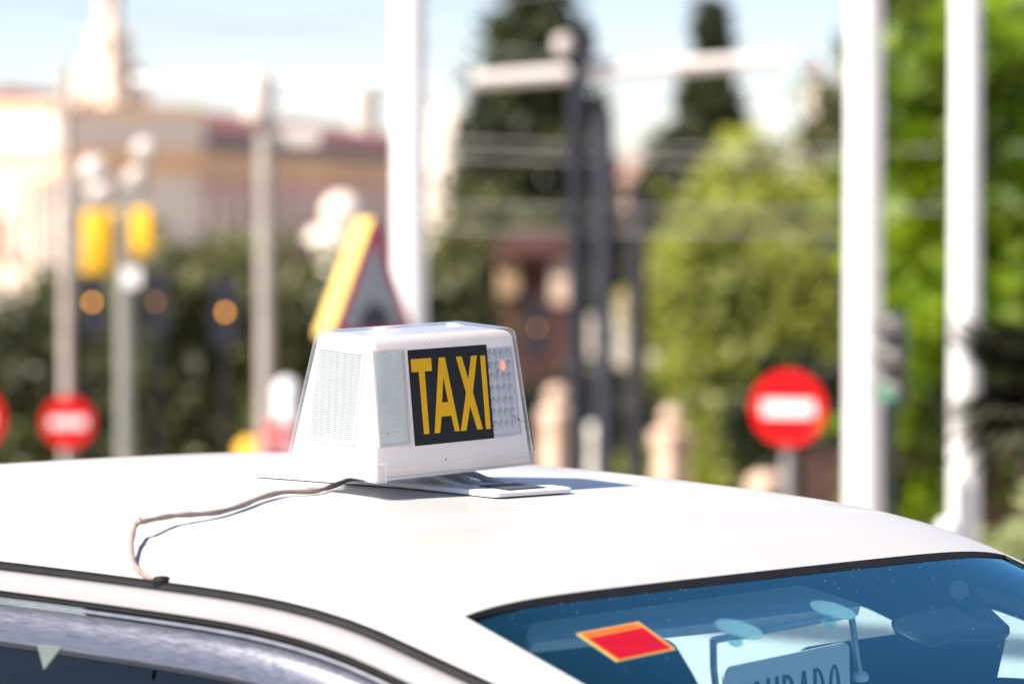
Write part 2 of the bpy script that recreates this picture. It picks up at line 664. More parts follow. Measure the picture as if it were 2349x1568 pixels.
M_clearside = sheet_glass('clear_side_glass', (0.86, 0.92, 0.92), 0.02, haze=0.004)
M_side = sheet_glass('side_glass', (0.07, 0.08, 0.095), 0.02, haze=0.002, haze_col=(0.3, 0.32, 0.35), gloss_col=(0.5, 0.55, 0.6))
for sgn in (-1, 1):
    side_strip('drip_moulding', [(-0.001, 0.001), (0.004, 0.0015), (0.008, 0.0055), (0.0085, 0.0085), (0.008, 0.017), (-0.001, 0.017)], M_black, sgn)
    side_strip('window_frame', [(0.0085, 0.0095), (0.012, 0.0085), (0.017, 0.0095), (0.022, 0.0125), (0.0265, 0.019), (0.0295, 0.0285), (0.024, 0.0315), (0.0085, 0.0245)], M_rail, sgn)
    side_strip('window_seal', [(0.026, 0.0305), (0.0305, 0.031), (0.0315, 0.034), (0.027, 0.0365)], M_black, sgn)
    side_strip('frame_trim', [(0.031, 0.037), (0.0345, 0.037), (0.0355, 0.04), (0.031, 0.041)], M_chrome, sgn)
    side_strip('wind_deflector', [(0.034, 0.043), (0.04, 0.04594), (0.0455, 0.05266), (0.05, 0.06274), (0.053, 0.07366), (0.054, 0.08122), (0.052, 0.08122), (0.048, 0.06274), (0.0435, 0.05308), (0.033, 0.04594)], M_defl, sgn)
    side_strip('deflector_rim', [(0.051, 0.0815), (0.055, 0.0815), (0.0555, 0.086), (0.053, 0.088), (0.05, 0.086)], M_darkgloss, sgn)
    side_strip('side_window', [(0.030, 0.045), (0.065, 0.25), (0.092, 0.44), (0.091, 0.4402), (0.064, 0.2502), (0.029, 0.0452)], M_side if sgn < 0 else M_clearside, sgn, f0=-1.2, f1=1.0)
# patch of sunlight inside the cabin, modelled as a pale solid triangle
# small white triangle behind the near window
p0, p1, p2 = at(85, 1478, 4.13), at(140, 1484, 4.13), at(100, 1535, 4.13)
m = MB()
off = Vector((0.002, 0.004, 0))
m.add([M_car_i @ q for q in (p0, p1, p2, p0 + off, p1 + off, p2 + off)], [(0, 2, 1), (3, 4, 5), (0, 1, 4, 3), (1, 2, 5, 4), (2, 0, 3, 5)])
m.build('sunlit_patch', mat('sunlit_patch_tone', (0.2, 0.24, 0.22), rough=0.8, noise=0.05), taxi)

# headliner under the roof
m = MB()
loops = []
for i in range(16):
    f = -1.3 + i / 15 * 1.78
    loops.append([(v * (gut(f) - 0.02), -f, zroof(v * (gut(f) - .02), f) - 0.035) for v in np.linspace(-1, 1, 13)])
m.loft(loops, closed=False)
m.build('headliner', mat('headliner_cloth', (0.30, 0.30, 0.31), rough=0.95, noise=0.1, nscale=60), taxi, smooth=True)

# lower body: loft of sections from nose to tail, then wheels and lamps
M_body = M_paint
secs = [(2.35, .60, .62, .28), (2.28, .74, .70, .20), (2.0, .84, .80, .18), (1.6, .88, .90, .18), (1.32, .88, .955, .18), (1.2, .88, .97, .18), (0.6, .885, .98, .17),
        (-0.4, .885, .99, .17), (-1.4, .88, 1.0, .18), (-1.75, .87, 1.02, .2), (-2.2, .82, .98, .24), (-2.42, .70, .86, .32)]
m = MB()
loops = []
for f, hw_, zt, zb in secs:
    prof = [(hw_ - .06, zb), (hw_, zb + .1), (hw_ + .015, zb + .3), (hw_, zt - .13), (hw_ - .05, zt - .02), (hw_ - .14, zt), (0, zt + .025)]
    row = [(x, -f, z) for x, z in prof] + [(-x, -f, z) for x, z in prof[-2::-1]]
    loops.append(row)
m.loft(loops)
m.build('body', M_body, taxi, smooth=True, angle=60)
# rear window and rear pillars closing the cabin
m = MB()
lp = []
for f, zz, hw_ in ((-1.35, None, .58), (-1.95, 1.03, .66)):
    lp.append([(v * hw_, -f, (zroof(v * hw_, f) if zz is None else zz)) for v in np.linspace(-1, 1, 13)])
m.loft(lp, closed=False)
m.build('rear_window', sheet_glass('rear_glass', (0.55, 0.68, 0.7), 0.02, haze=0.02), taxi, smooth=True)
for sgn in (-1, 1):
    m = MB()
    m.add([(sgn * .585, 1.2, zroof(.585, -1.2) - .05), (sgn * .585, 1.36, zroof(.585, -1.35) - .02), (sgn * .665, 1.95, 1.02), (sgn * .70, 1.6, 1.02), (sgn * .70, 1.45, 1.02)], [(0, 1, 2, 3, 4)])
    m.build('rear_pillar', M_paint, taxi)
    m = MB()
    f = -0.25
    l0 = gut(f) + 0.032
    m.box((-.02, -.05, 0), (.0, .05, .40), Matrix.Translation((sgn * (l0 + .05) + (0.02 if sgn < 0 else 0), -f, 1.0)))
    m.build('door_pillar', M_dark, taxi)
M_tyre = mat('tyre_rubber', (0.02, 0.02, 0.02), rough=0.9, noise=0.3, nscale=30)
M_rim = mat('alloy', (0.5, 0.5, 0.52), rough=0.3, metal=0.9, noise=0.05)
for f in (1.52, -1.2):
    for sgn in (-1, 1):
        RM = Matrix.Translation((sgn * .80, -f, .31)) @ Matrix.Rotation(sgn * math.pi / 2, 4, 'Y')
        wh = MB().lathe([(.19, -.10), (.29, -.10), (.31, -.07), (.31, .07), (.29, .10), (.20, .105), (.19, .09)], 28, RM, caps=False).build('wheel', M_tyre, taxi, smooth=True)
        mm = MB().lathe([(.19, .08), (.175, .09), (.16, .07), (.06, .075), (.04, .09)], 28, RM)
        for k in range(5):
            an = k * 2 * math.pi / 5
            mm.box((.04, -.018, .075), (.17, .018, .092), RM @ Matrix.Rotation(an, 4, 'Z'))
        mm.build('rim', M_rim, wh, smooth=True)
for sgn in (-1, 1):
    m = MB()
    m.loft([[(sgn * (.52 + .2 * math.cos(t) * .8) * 1.0, -2.26 - .02 * q, .60 + .07 * math.sin(t)) for t in np.linspace(0, 2 * math.pi, 13)[:-1]] for q in (0, 4)])
    m.build('headlight', mat('lamp_glass', (0.7, 0.72, 0.75), rough=0.1, noise=0.05), taxi, smooth=True)
# seats, dashboard, visor and mirror inside
M_seat = mat('seat_cloth', (0.045, 0.05, 0.06), rough=0.9, noise=0.3, nscale=30)
for lx, fy, wd, nm in ((-.36, -.05, .24, 'front_seat'), (.36, -.05, .24, 'front_seat'), (0, -.95, .55, 'rear_seat')):
    m = MB()
    lp = []
    for zz, yy, hw_, th in ((.45, -.02, wd, .10), (.75, .06, wd, .10), (.98, .12, wd * .92, .08), (1.05, .14, wd * .7, .05)):
        lp.append([(lx + x, -fy + yy + y, zz) for x, y in rrect(hw_ * 2, th * 2, th * .6)])
    m.loft(lp)
    lp = []
    for yy, zz, th in ((-.50, .42, .06), (-.1, .44, .08), (.06, .44, .08)):
        lp.append([(lx + x, -fy + yy, zz + y) for x, y in rrect(wd * 2, th * 2, th * .6)])
    m.loft(lp)
    if nm == 'front_seat':
        s_ = m.build(nm, M_seat, taxi, smooth=True)
        h = MB()
        h.loft([[(lx + x * q, -fy + .17 + y * q, 1.12 + zz) for x, y in rrect(.25, .10, .04)] for zz, q in ((-.03, .85), (0, 1), (.10, 1), (.14, .8))])
        for dx in (-.06, .06):
            h.tube([(lx + dx, -fy + .16, 1.03), (lx + dx, -fy + .17, 1.10)], .006, 8)
        h.build('headrest', M_seat, s_, smooth=True)
    else:
        m.build(nm, M_seat, taxi, smooth=True)
m = MB()
m.loft([[(v * .72, -f, z + .02 * (1 - v * v)) for v in np.linspace(-1, 1, 9)] for f, z in ((1.28, .98), (1.0, .99), (.85, .97), (.82, .80), (.9, .5))], closed=False)
m.build('dashboard', M_dark, taxi, smooth=True)


def under(pts, h):
    """photo positions dropped on the skin lowered by h (local coordinates)"""
    return [surfhit(px, py, h) for px, py in pts]


def slab(poly3, n3, th):
    q0 = [p for p in poly3]
    q1 = [p - n3 * th for p in poly3]
    k = len(q0)
    return q0 + q1, [tuple(range(k)), tuple(range(2 * k - 1, k - 1, -1))] + [(i, k + i, k + (i + 1) % k, (i + 1) % k) for i in range(k)]


def skin_normal(p):
    e = 0.01
    f = -p.y
    dx = (zroof(p.x + e, f) - zroof(p.x - e, f)) / (2 * e)
    df = (zroof(p.x, f + e) - zroof(p.x, f - e)) / (2 * e)
    return Vector((-dx, df, 1)).normalized()


# dark sheet added across the far cabin side, openings shaped to mask the bright view
def mask_hit(px, py, lx=0.578):
    r = ray(px, py)
    d_ = M_car_i.to_3x3() @ r
    q0_ = M_car_i @ CAMP
    t = (lx - q0_.x) / d_.x
    q = q0_ + d_ * t
    return (-q.y, q.z)


from mathutils.geometry import tessellate_polygon
op1 = fillet([mask_hit(*q) for q in ((1440, 1445), (1850, 1362), (1985, 1392), (2097, 1447), (1845, 1483), (1828, 1500), (1826, 1640), (1640, 1640), (1590, 1545), (1545, 1470))], .012, 3)
op2 = [mask_hit(*q) for q in ((2225, 1338), (2480, 1338), (2480, 1560), (2288, 1552), (2312, 1442))]
op2 = [(a_, min(c_, zroof(.578, a_) - .035)) for a_, c_ in op2]
fmax = max(p_[0] for p_ in op2) + .05
outer = [(-1.25, .9), (fmax, .9), (fmax, zroof(.578, min(fmax, .9)) - .02)]
for k in range(20):
    f = fmax + (-1.25 - fmax) * k / 19
    outer.append((f, zroof(.578, f) - .012))
polys_ = [[Vector((a_, c_, 0)) for a_, c_ in q] for q in (outer, op1, op2)]
flat = [q for pl_ in polys_ for q in pl_]
m = MB()
m.add([(0.578, -q.x, q.y) for q in flat], [tuple(t_) for t_ in tessellate_polygon(polys_)])
m.build('lining_mask', M_dark, taxi)

# sun visor behind the glass, near (passenger) side
vis = fillet([(1207, 1475), (1212, 1428), (1500, 1388), (1840, 1340), (1985, 1388), (1560, 1437)], 22, 5)
pv = under(vis, -0.05)
m = MB()
m.add(*slab(pv, skin_normal(pv[0]), 0.012))
m.build('sun_visor', mat('visor_cloth', (0.78, 0.80, 0.80), rough=0.9, noise=0.05), taxi)
# rear view mirror housing and its stalk
mir = fillet([(2040, 1425), (2068, 1375), (2135, 1345), (2230, 1348), (2322, 1434), (2318, 1446), (2290, 1452), (2215, 1450), (2130, 1470)], 40, 5)
pm = under(mir, -0.06)
m = MB()
pmc = sum(pm, Vector()) / len(pm)
pmn = skin_normal(pm[0])
m.loft([[pmc + (q - pmc) * k_ - pmn * h_ for q in pm] for k_, h_ in ((.55, -.006), (.85, -.003), (.97, .002), (1.0, .007), (.96, .012), (.80, .017), (.5, .020))])
mh = m.build('mirror_housing', M_darkgloss, taxi, smooth=True, angle=60)
m = MB()
m.tube([surfhit(2200, 1352, -0.02), surfhit(2210, 1400, -0.08)], 0.012, 10)
m.build('mirror_stalk', M_darkgloss, mh, smooth=True)

# dried water spots on the outside of the glass
mm = MB()
for k in range(70):
    v, u = random.uniform(-.95, .95), random.random() ** 2.6 * .22
    f = fws(v * PR[9]) + .014 + u
    l = v * hws(f)
    r_ = random.uniform(.0004, .0009)
    q = Vector((l, -f, zroof(l, f) - .0032))
    nn = skin_normal(q)
    e1 = nn.cross(Vector((0, 1, 0))).normalized()
    e2 = nn.cross(e1)
    mm.add([q + (e1 * math.cos(j * math.pi / 3) + e2 * math.sin(j * math.pi / 3)) * r_ for j in range(6)], [tuple(range(6))])
tag(mm.build('water_spots', mat('dried_water', (0.38, 0.40, 0.41), rough=0.6, noise=0.1), windscreen), kind='stuff')

# square red sticker on the glass
M_stick = mat('sticker_red', (0.36, 0.001, 0.008), rough=0.5, spec=0.2, noise=0.12, nscale=60)
M_stick_o = mat('sticker_orange', (0.55, 0.16, 0.015), rough=0.5, spec=0.2, noise=0.1, nscale=60)
M_stick_y = mat('sticker_yellow', (0.55, 0.42, 0.14), rough=0.35, noise=0.1, nscale=60)
st_c = under([(1323, 1446), (1466, 1419), (1552, 1482), (1417, 1510)], 0.0)
st_n = skin_normal(st_c[0])


def st(u, v, off):
    a = st_c[0].lerp(st_c[1], u)
    b_ = st_c[3].lerp(st_c[2], u)
    return a.lerp(b_, v) + st_n * (off - 0.0035)


def quad(m, u0, v0, u1, v1, off, mi=0):
    m.add([st(u0, v0, off), st(u1, v0, off), st(u1, v1, off), st(u0, v1, off)], [(0, 3, 2, 1)], mi)


m = MB()
m.prism([(0, 0), (1, 0), (1, 1), (0, 1)], st, 0.0, 0.0006, 0)
quad(m, .02, .02, .98, .98, 0.0009, 1)
quad(m, .055, .21, .945, .955, 0.0012, 2)
for k in range(9):                                  # faded marks on the red field
    uq, vq = random.uniform(.1, .75), random.uniform(.3, .85)
    quad(m, uq, vq, uq + random.uniform(.05, .16), vq + random.uniform(.02, .05), 0.0014, 4)
uu = 0.08
while uu < 0.84:                                   # the fine print along the top edge, too small to read
    ww = random.uniform(.015, .05)
    quad(m, uu, .07, uu + ww, .16, 0.0012, 3)
    uu += ww + .018
m.build('sticker', [M_stick_y, M_stick_o, M_stick, mat('sticker_print', (0.40, 0.06, 0.02), rough=0.5, noise=0.1), mat('sticker_marks', (0.40, 0.002, 0.07), rough=0.5, spec=0.2, noise=0.3, nscale=200)], windscreen)

# ---------------------------------------------------------------- roof sign
SW, SD, SIW, SID, SH = 0.29217, 0.15812, 0.016, 0.02905, 0.17
TXs, TYs = -0.02012, 0.07291
Us = (Vector((0, 0, 1)) + LV * TXs + FV * TYs).normalized()
L2 = (LV - Us * LV.dot(Us)).normalized()
B2 = Us.cross(L2)                                           # towards the back of the car
O_s = Vector((-.1243, 4.72639, CAM_Z - .33213))
M_sign = Matrix(((L2.x, B2.x, Us.x, O_s.x), (L2.y, B2.y, Us.y, O_s.y), (L2.z, B2.z, Us.z, O_s.z), (0, 0, 0, 1)))
M_sign_i = M_sign.inverted()
sign = thing('taxi_sign', None, 'white plastic TAXI roof sign with a clear cover, bolted on a flat base plate', 'taxi sign', M=M_sign)


def roof_in_sign(x, y):
    """the roof skin under a point of the sign frame, in the sign frame"""
    z = -0.03
    for _ in range(6):
        q = M_car_i @ (M_sign @ Vector((x, y, z)))
        z -= q.z - zroof(q.x, -q.y)
    return z


SLF = math.hypot(SH, SID)
SLL = math.hypot(SH, SIW)


def front(x, s, off):
    t = s / SLF
    n_ = Vector((0, -SH, SID)).normalized()
    return Vector((x, -(SD / 2 - SID * t), SH * t)) + n_ * off


def side(x, s, off):
    t = s / SLL
    n_ = Vector((-SH, 0, SIW)).normalized()
    return Vector((-(SW / 2 - SIW * t), -x, SH * t)) + n_ * off


def shell(inset, z0, z1, rt, r):
    """loops of a tapered box with rounded corners; inset from the cover's outside"""
    lo = []

    def wd(z):
        t = z / SH
        return SW - 2 * SIW * t - 2 * inset, SD - 2 * SID * t - 2 * inset
    for z, e in ((z0, 0), (z1 - rt, 0), (z1 - rt * .62, rt * .1), (z1 - rt * .3, rt * .3), (z1 - rt * .08, rt * .62), (z1, rt)):
        a, b_ = wd(z)
        lo.append([(x, y, z) for x, y in rrect(a - 2 * e, b_ - 2 * e, r)])
    return lo


m = MB()
m.loft(shell(0.004, 0.004, SH - 0.0035, 0.008, 0.006))
housing = m.build('housing', M_housing, sign, smooth=True, angle=40)
m = MB()
m.loft(shell(0.0, 0.0165, SH, 0.007, 0.0075), cap=False)
a, b_ = SW - 2 * SIW - .014, SD - 2 * SID - .014
m.add([(x, y, SH) for x, y in rrect(a, b_, .0075)], [tuple(range(20))])
cover = m.build('cover', M_cover, sign, smooth=True, angle=40)
m = MB()
m.loft([[(x, y, z) for x, y in rrect(SW + e, SD + e, .007)] for z, e in ((0.0, .0015), (.0150, .001), (.0168, .0002))], cap=False)
skirt = m.build('cover_skirt', M_skirt, sign, smooth=True, angle=40)
m = MB()
m.loft([[(x, y, z) for x, y in rrect(SW - .006, SD - .006, .006)] for z in (0.0005, 0.0035)])
m.build('floor_tray', M_grey, sign)
# latch at the near corner
m = MB()
m.loft([[(-SW / 2 + .008 + x, -SD / 2 + .008 + y, z) for x, y in rrect(.022, .022, .006)] for z in (-.001, .021)], cap=True)
m.build('latch', M_skirt, sign, smooth=True)
# round bosses on the lid
for bx, by in ((-.049, .0145), (.078, .0095)):
    m = MB().lathe([(.0092, SH - .0005), (.0092, SH + .0009), (.0078, SH + .0018), (.004, SH + .0021)], 20, Matrix.Translation((bx, by, 0)))
    m.build('lid_boss', M_housing, sign, smooth=True)

# black panel with the word TAXI on the cover's front
M_panel = bpy.data.materials.new('black_vinyl')
M_panel.use_nodes = True
nt = M_panel.node_tree
b = nt.nodes['Principled BSDF']
tc = nt.nodes.new('ShaderNodeTexCoord')
n1 = nt.nodes.new('ShaderNodeTexNoise')
n1.inputs['Scale'].default_value = 260
n1.inputs['Detail'].default_value = 2
nt.links.new(tc.outputs['Object'], n1.inputs['Vector'])
r1 = nt.nodes.new('ShaderNodeValToRGB')
r1.color_ramp.elements[0].position = 0.66
r1.color_ramp.elements[0].color = (0.012, 0.0135, 0.016, 1)
r1.color_ramp.elements[1].position = 0.8
r1.color_ramp.elements[1].color = (0.09, 0.085, 0.09, 1)
nt.links.new(n1.outputs[0], r1.inputs[0])
nt.links.new(r1.outputs[0], b.inputs['Base Color'])
b.inputs['Roughness'].default_value = 0.5
b.inputs['Specular IOR Level'].default_value = 0.2
M_letter = mat('yellow_vinyl', (0.97, 0.50, 0.0), rough=0.5, spec=0.2, noise=0.05, nscale=40)
m = MB()
m.prism([(-.0738, .0384), (.0697, .0384), (.0699, .1545), (-.0732, .1545)], front, .0002, .0006)
panel = m.build('text_panel', M_panel, sign)
GL = {
    'T': [[(-.0694, .1432), (-.0694, .1274), (-.0568, .1274), (-.0568, .0518), (-.0473, .0518), (-.0463, .1274), (-.0332, .1274), (-.0330, .1432)]],
    'A': [[(-.0194, .1427), (-.0379, .0516), (-.028, .0516), (-.0231, .071), (-.0143, .071), (-.0145, .0881), (-.0202, .0881), (-.0139, .1193), (-.0138, .1427)],
          [(-.0138, .1427), (-.0139, .1193), (-.0088, .0881), (-.0145, .0881), (-.0143, .071), (-.0054, .071), (-.0013, .0515), (.0074, .0515), (-.0082, .1427)]],
    'X': [[(.0119, .1422), (.0248, .0974), (.0092, .0512), (.0197, .0512), (.0302, .0803), (.0396, .0510), (.0499, .0510), (.0372, .0974), (.0503, .1418), (.0394, .1418), (.0309, .1136), (.0221, .1422)]],
    'I': [[(.0563, .1413), (.0556, .0507), (.0643, .0507), (.0651, .1413)]],
}
for ch, polys in GL.items():
    m = MB()
    for pl in polys:
        m.prism(pl, front, .0007, .001)
    m.build('letter', M_letter, panel)

# ribbed lens panels behind the cover
M_lens = mat('clear_lens', (0.345, 0.38, 0.365), rough=0.3, noise=0.05, nscale=40)
M_lens_g = mat('green_lens', (0.78, 0.85, 0.80), rough=0.35, noise=0.12, nscale=30)


lets_light_through(M_lens_g, 0.4, (0.85, 0.92, 0.88))


def lens(fn, x0, x1, x0t, x1t, s0, s1, rows_, colsn, material, name, frame_m, depth, ridge):
    """a prismatic lens: rows of little ridges, in a thin frame"""
    m = MB()
    vs, fs = [], []
    nr = rows_ * 2
    for i in range(nr + 1):
        t = i / nr
        s = s0 + (s1 - s0) * t
        xa, xb = x0 + (x0t - x0) * t, x1 + (x1t - x1) * t
        for k in range(colsn * 2 + 1):
            off = depth + (ridge if i % 2 else 0.0) + (ridge * .5 if k % 2 else 0.0)
            vs.append(fn(xa + (xb - xa) * k / (colsn * 2), s, off))
    w_ = colsn * 2 + 1
    for i in range(nr):
        for k in range(w_ - 1):
            fs.append((i * w_ + k, i * w_ + k + 1, (i + 1) * w_ + k + 1, (i + 1) * w_ + k))
    m.add(vs, fs)
    o = m.build(name, material, sign)
    fr = MB()
    e = .0035

    def fp(a_, b1, c, d):
        fr.prism([a_, b1, c, d], fn, depth - .001, depth + .0016)
    fp((x0 - e, s0 - e), (x1 + e, s0 - e), (x1, s0), (x0, s0))
    fp((x0t, s1), (x1t, s1), (x1t + e, s1 + e), (x0t - e, s1 + e))
    fp((x0 - e, s0 - e), (x0, s0), (x0t, s1), (x0t - e, s1 + e))
    fp((x1, s0), (x1 + e, s0 - e), (x1t + e, s1 + e), (x1t, s1))
    fr.build('lens_frame', frame_m, o)
    return o


IN = -0.0037
lens(side, -.0405, .0300, -.0385, .0332, .0425, .1485, 44, 40, M_lens, 'side_lens', M_housing, IN, .0009)
lens(front, -.1300, -.0812, -.1285, -.0790, .0440, .1538, 46, 16, M_lens_g, 'front_lens', M_housing, IN, .0007)

# tray of round lamps to the right of the word
m = MB()
m.prism([(.0722, .039), (.1256, .039), (.1206, .150), (.0722, .150)], front, IN - .001, IN + .0004)
M_tray = mat('lamp_tray', (0.84, 0.82, 0.81), rough=0.35, noise=0.05, nscale=40)
lets_light_through(M_tray, 0.4, (0.92, 0.9, 0.89))
tray = m.build('lamp_tray', M_tray, sign)
fr = MB()
for pl in ([(.0722, .039), (.1256, .039), (.1232, .0412), (.0745, .0412)], [(.0745, .1478), (.1184, .1478), (.1206, .150), (.0722, .150)], [(.1232, .0412), (.1256, .039), (.1206, .150), (.1184, .1478)]):
    fr.prism(pl, front, IN + .0005, IN + .0016)
fr.build('tray_rim', M_tray, tray)
M_led = mat('lamp_lens', (0.60, 0.575, 0.56), rough=0.3, noise=0.3, nscale=110, coat=0.4)
M_led_o = mat('orange_lens', (0.85, 0.26, 0.12), rough=0.2, noise=0.1, nscale=60, emit=(1.0, 0.30, 0.12), estr=0.35)
n_f = Vector((0, -SH, SID)).normalized()
s_f = Vector((0, SID, SH)).normalized()
led_me = {}
for i in range(7):
    for k in range(4):
        x = .0784 + k * .01125
        s = .1422 - i * .01472
        lit = (i == 1 and k == 2)
        if lit not in led_me:
            mm = MB()
            n_ = 14
            rings = [(1.0, .0), (.93, .0006), (.6, .0012), (.25, .0015)]
            vs = []
            for q, h in rings:
                for j in range(n_):
                    an = 2 * math.pi * j / n_
                    vs.append(Vector((math.cos(an) * q * .0047, 0, 0)) + s_f * (math.sin(an) * q * .0063) + n_f * h)
            fs = [(a_ * n_ + j, a_ * n_ + (j + 1) % n_, (a_ + 1) * n_ + (j + 1) % n_, (a_ + 1) * n_ + j) for a_ in range(3) for j in range(n_)]
            fs.append(tuple(range(3 * n_, 4 * n_)))
            mm.add(vs, fs)
            o = mm.build('lamp', M_led_o if lit else M_led, tray, smooth=True)
            led_me[lit] = o
            if lit:
                o['label'] = 'glowing orange lamp'
        else:
            o = led_me[lit].copy()
            COL.objects.link(o)
            o.parent = tray
        o.location = front(x, s, IN + .0006)
# crack line in the cover at the lower right, and specks of dirt
M_crack = mat('crack_edge', (0.30, 0.26, 0.22), rough=0.5, noise=0.3, nscale=80)
ck = smooth_path([front(x, s, .0002) for x, s in ((.1045, .0644), (.1124, .0621), (.1263, .0557), (.1349, .0497), (.1405, .0396), (.1432, .0284), (.1445, .018))], 5)
MB().tube(ck, [.00022 + .0003 * math.sin(k * 1.7) ** 2 for k in range(len(ck))], 5).build('crack', M_crack, cover)
mm = MB()
for x, s, r_ in ((-.042, .161, .0008), (-.028, .163, .0006), (-.012, .166, .0005), (-.031, .1595, .0005), (.058, .156, .0007), (.088, .1215, .0012), (.0865, .119, .0008), (.1135, .1425, .0008),
                 (.118, .058, .0014), (.1305, .047, .0012), (.127, .125, .0006), (-.021, .0185, .0014), (.004, .033, .0006), (-.119, .057, .001), (-.131, .027, .0006), (-.128, .021, .0005), (.0725, .132, .001), (.073, .127, .0008), (.05, .021, .0005)):
    n_ = 7
    pts = []
    for j in range(n_):
        an = 2 * math.pi * j / n_
        rr = r_ * random.uniform(.6, 1.2)
        pts.append((x + rr * math.cos(an) * .8, s + rr * math.sin(an) * 1.3))
    mm.prism(pts, front, .0001, .0004 if s > .03 and not -.07 < x < .07 else .0002)
mm.build('dirt_specks', mat('dirt', (0.05, 0.03, 0.02), rough=0.9, noise=0.2), cover)

# base plate lying on the roof
# outline in the sign frame: x across, y to the back
m = MB()
out = fillet([(.001, -.142), (.1415, -.146), (.139, .05), (.10, .2), (-.075, .205), (-.045, .06), (-.02, -.01)], .012, 4)
ctr = (sum(p[0] for p in out) / len(out), sum(p[1] for p in out) / len(out))


def on_roof(x, y, h):
    return Vector((x, y, roof_in_sign(x, y) + h))


lp = []
for q, h in ((.97, .0012), (1.0, .0022), (1.0, .0068), (.99, .0078), (.975, .0082), (.5, .0085), (.02, .0085)):
    lp.append([on_roof(ctr[0] + (x - ctr[0]) * q, ctr[1] + (y - ctr[1]) * q, h) for x, y in out])
m.loft(lp)
m.build('base_plate', M_plate, sign, smooth=True, angle=40)
m = MB()
lp = []
for h in (0.008, None):
    row = []
    for x, y in [(x + .052, y + .075) for x, y in rrect(.108, .165, .005)]:
        row.append(on_roof(x, y, .008) if h else Vector((x, y, .0)))
    lp.append(row)
m.loft(lp)
m.build('pedestal', M_grey, sign, smooth=True, angle=40)
for k, x in enumerate((.018, .054, .090)):
    m = MB()
    pts = [on_roof(x, -.009, .0175), on_roof(x, -.022, .0150), on_roof(x + .001, -.045, .0105), on_roof(x + .002, -.075, .0075)]
    m.tube(pts, [.0045, .004, .0032, .0022], 10)
    m.build('rib', M_grey, sign, smooth=True)
lb = MB()
NLB = 8
vs = []
for i in range(NLB + 1):
    for k in range(NLB + 1):
        x = .032 + (.104 - .032) * k / NLB
        y = -.080 - (.134 - .080) * i / NLB
        vs.append(on_roof(x, y, .0091))
lb.add(vs, [(i * 9 + k, (i + 1) * 9 + k, (i + 1) * 9 + k + 1, i * 9 + k + 1) for i in range(NLB) for k in range(NLB)])
label_o = lb.build('rating_label', mat('label_black', (0.025, 0.03, 0.04), rough=0.4, noise=0.2, nscale=60), sign)
lb = MB()
for i in range(7):                                  # lines of fine print, too small to read
    y = -.086 - i * .0062
    x = .037
    while x < .098:
        w_ = random.uniform(.003, .012)
        if random.random() < .8 and x + w_ < .1:
            lb.add([on_roof(x, y, .0094), on_roof(x, y - .0022, .0094), on_roof(x + w_, y - .0022, .0094), on_roof(x + w_, y, .0094)], [(0, 1, 2, 3)])
        x += w_ + .0018
lb.build('fine_print', mat('label_grey', (0.22, 0.24, 0.26), rough=0.5, noise=0.2), label_o)

# cable from the sign to the gutter
cps = [(845, 1092, .012), (800, 1100, .008), (760, 1115, .0045), (719, 1126, .0045), (649, 1128, .006), (600, 1140, .006), (557, 1157.5, .0055), (510, 1172, .006), (464, 1178, .008), (420, 1180, .011), (385, 1184, .013), (345, 1192, .018), (322, 1197, .021),
       (312, 1202, .020), (306, 1218, .018), (302, 1245, .014), (303, 1278, .009), (312, 1300, .006), (330, 1318, .004), (345, 1325, .0028), (366, 1327, .001), (384, 1333, -.003)]
pts = smooth_path([M_car @ surfhit(px, py, h) for px, py, h in cps], 5)
m = MB()
rad_ = [.0030 + .0004 * math.sin(i * .9) for i in range(len(pts))]
m.tube(pts, rad_, 10)
m.tube([pts[60] + Vector((0, 0, .001)), pts[60] + Vector((-.001, 0, .006))], [.003, .0012], 6)
cable = m.build('power_cable', M_cable, smooth=True)
tag(cable, 'thin beige-brown cable looping from the roof sign to the gutter', 'cable', kind='thing')

gp = M_car @ surfhit(372, 1329, 0.0)
MB().lathe([(.011, -.006), (.011, .0), (.008, .0035), (.003, .0045)], 14, Matrix.Translation(gp)).build('grommet', M_black, cable, smooth=True)

# ---------------------------------------------------------------- plate hanging inside the windscreen
M_clear = sheet_glass('suction_plastic', (0.62, 0.85, 0.86), 0.06, haze=0.2, haze_col=(0.85, 0.93, 0.93))
M_rod = mat('steel_rod', (0.5, 0.56, 0.6), rough=0.22, metal=0.9, noise=0.1, nscale=50)
M_platew = mat('plate_white', (0.86, 0.88, 0.86), rough=0.5, noise=0.05, nscale=20)
M_ink = mat('plate_ink', (0.02, 0.015, 0.05), rough=0.5, noise=0.1)
tl = M_car @ surfhit(1660, 1530, -.085)
d0 = (tl - CAMP).dot(FWD)
# the plate hangs upright, facing the front of the car
HV = Vector((0, 0, -1))
FX = LV


def pl(px, py, dd=0.0):
    """photo position on the upright plane through the plate"""
    r = ray(px, py)
    t = (tl - CAMP + FV * (-dd)).dot(FV) / r.dot(FV)
    return CAMP + r * t


po = pl(1660, 1530)
ocu = thing('vacancy_plate', po, 'white OCUPADO plate on a metal rod frame inside the windscreen', 'plate')
T_i = Matrix.Translation(-po)
p_tl, p_tr = pl(1660, 1530), pl(1948, 1470)
ex = (p_tr - p_tl)
pw = ex.length
ex.normalize()
ez = FV.cross(ex).normalized()
if ez.z < 0:
    ez = -ez


def pp(x, z, off):
    return (p_tl + ex * x + ez * z + FV * off) - po


ph = pw * 0.5
m = MB()
outl = [(x + pw / 2, y - ph / 2) for x, y in rrect(pw, ph, .011, 5)]
m.prism(outl, pp, -.0025, 0.0)
plate_o = m.build('plate', M_platew, ocu)


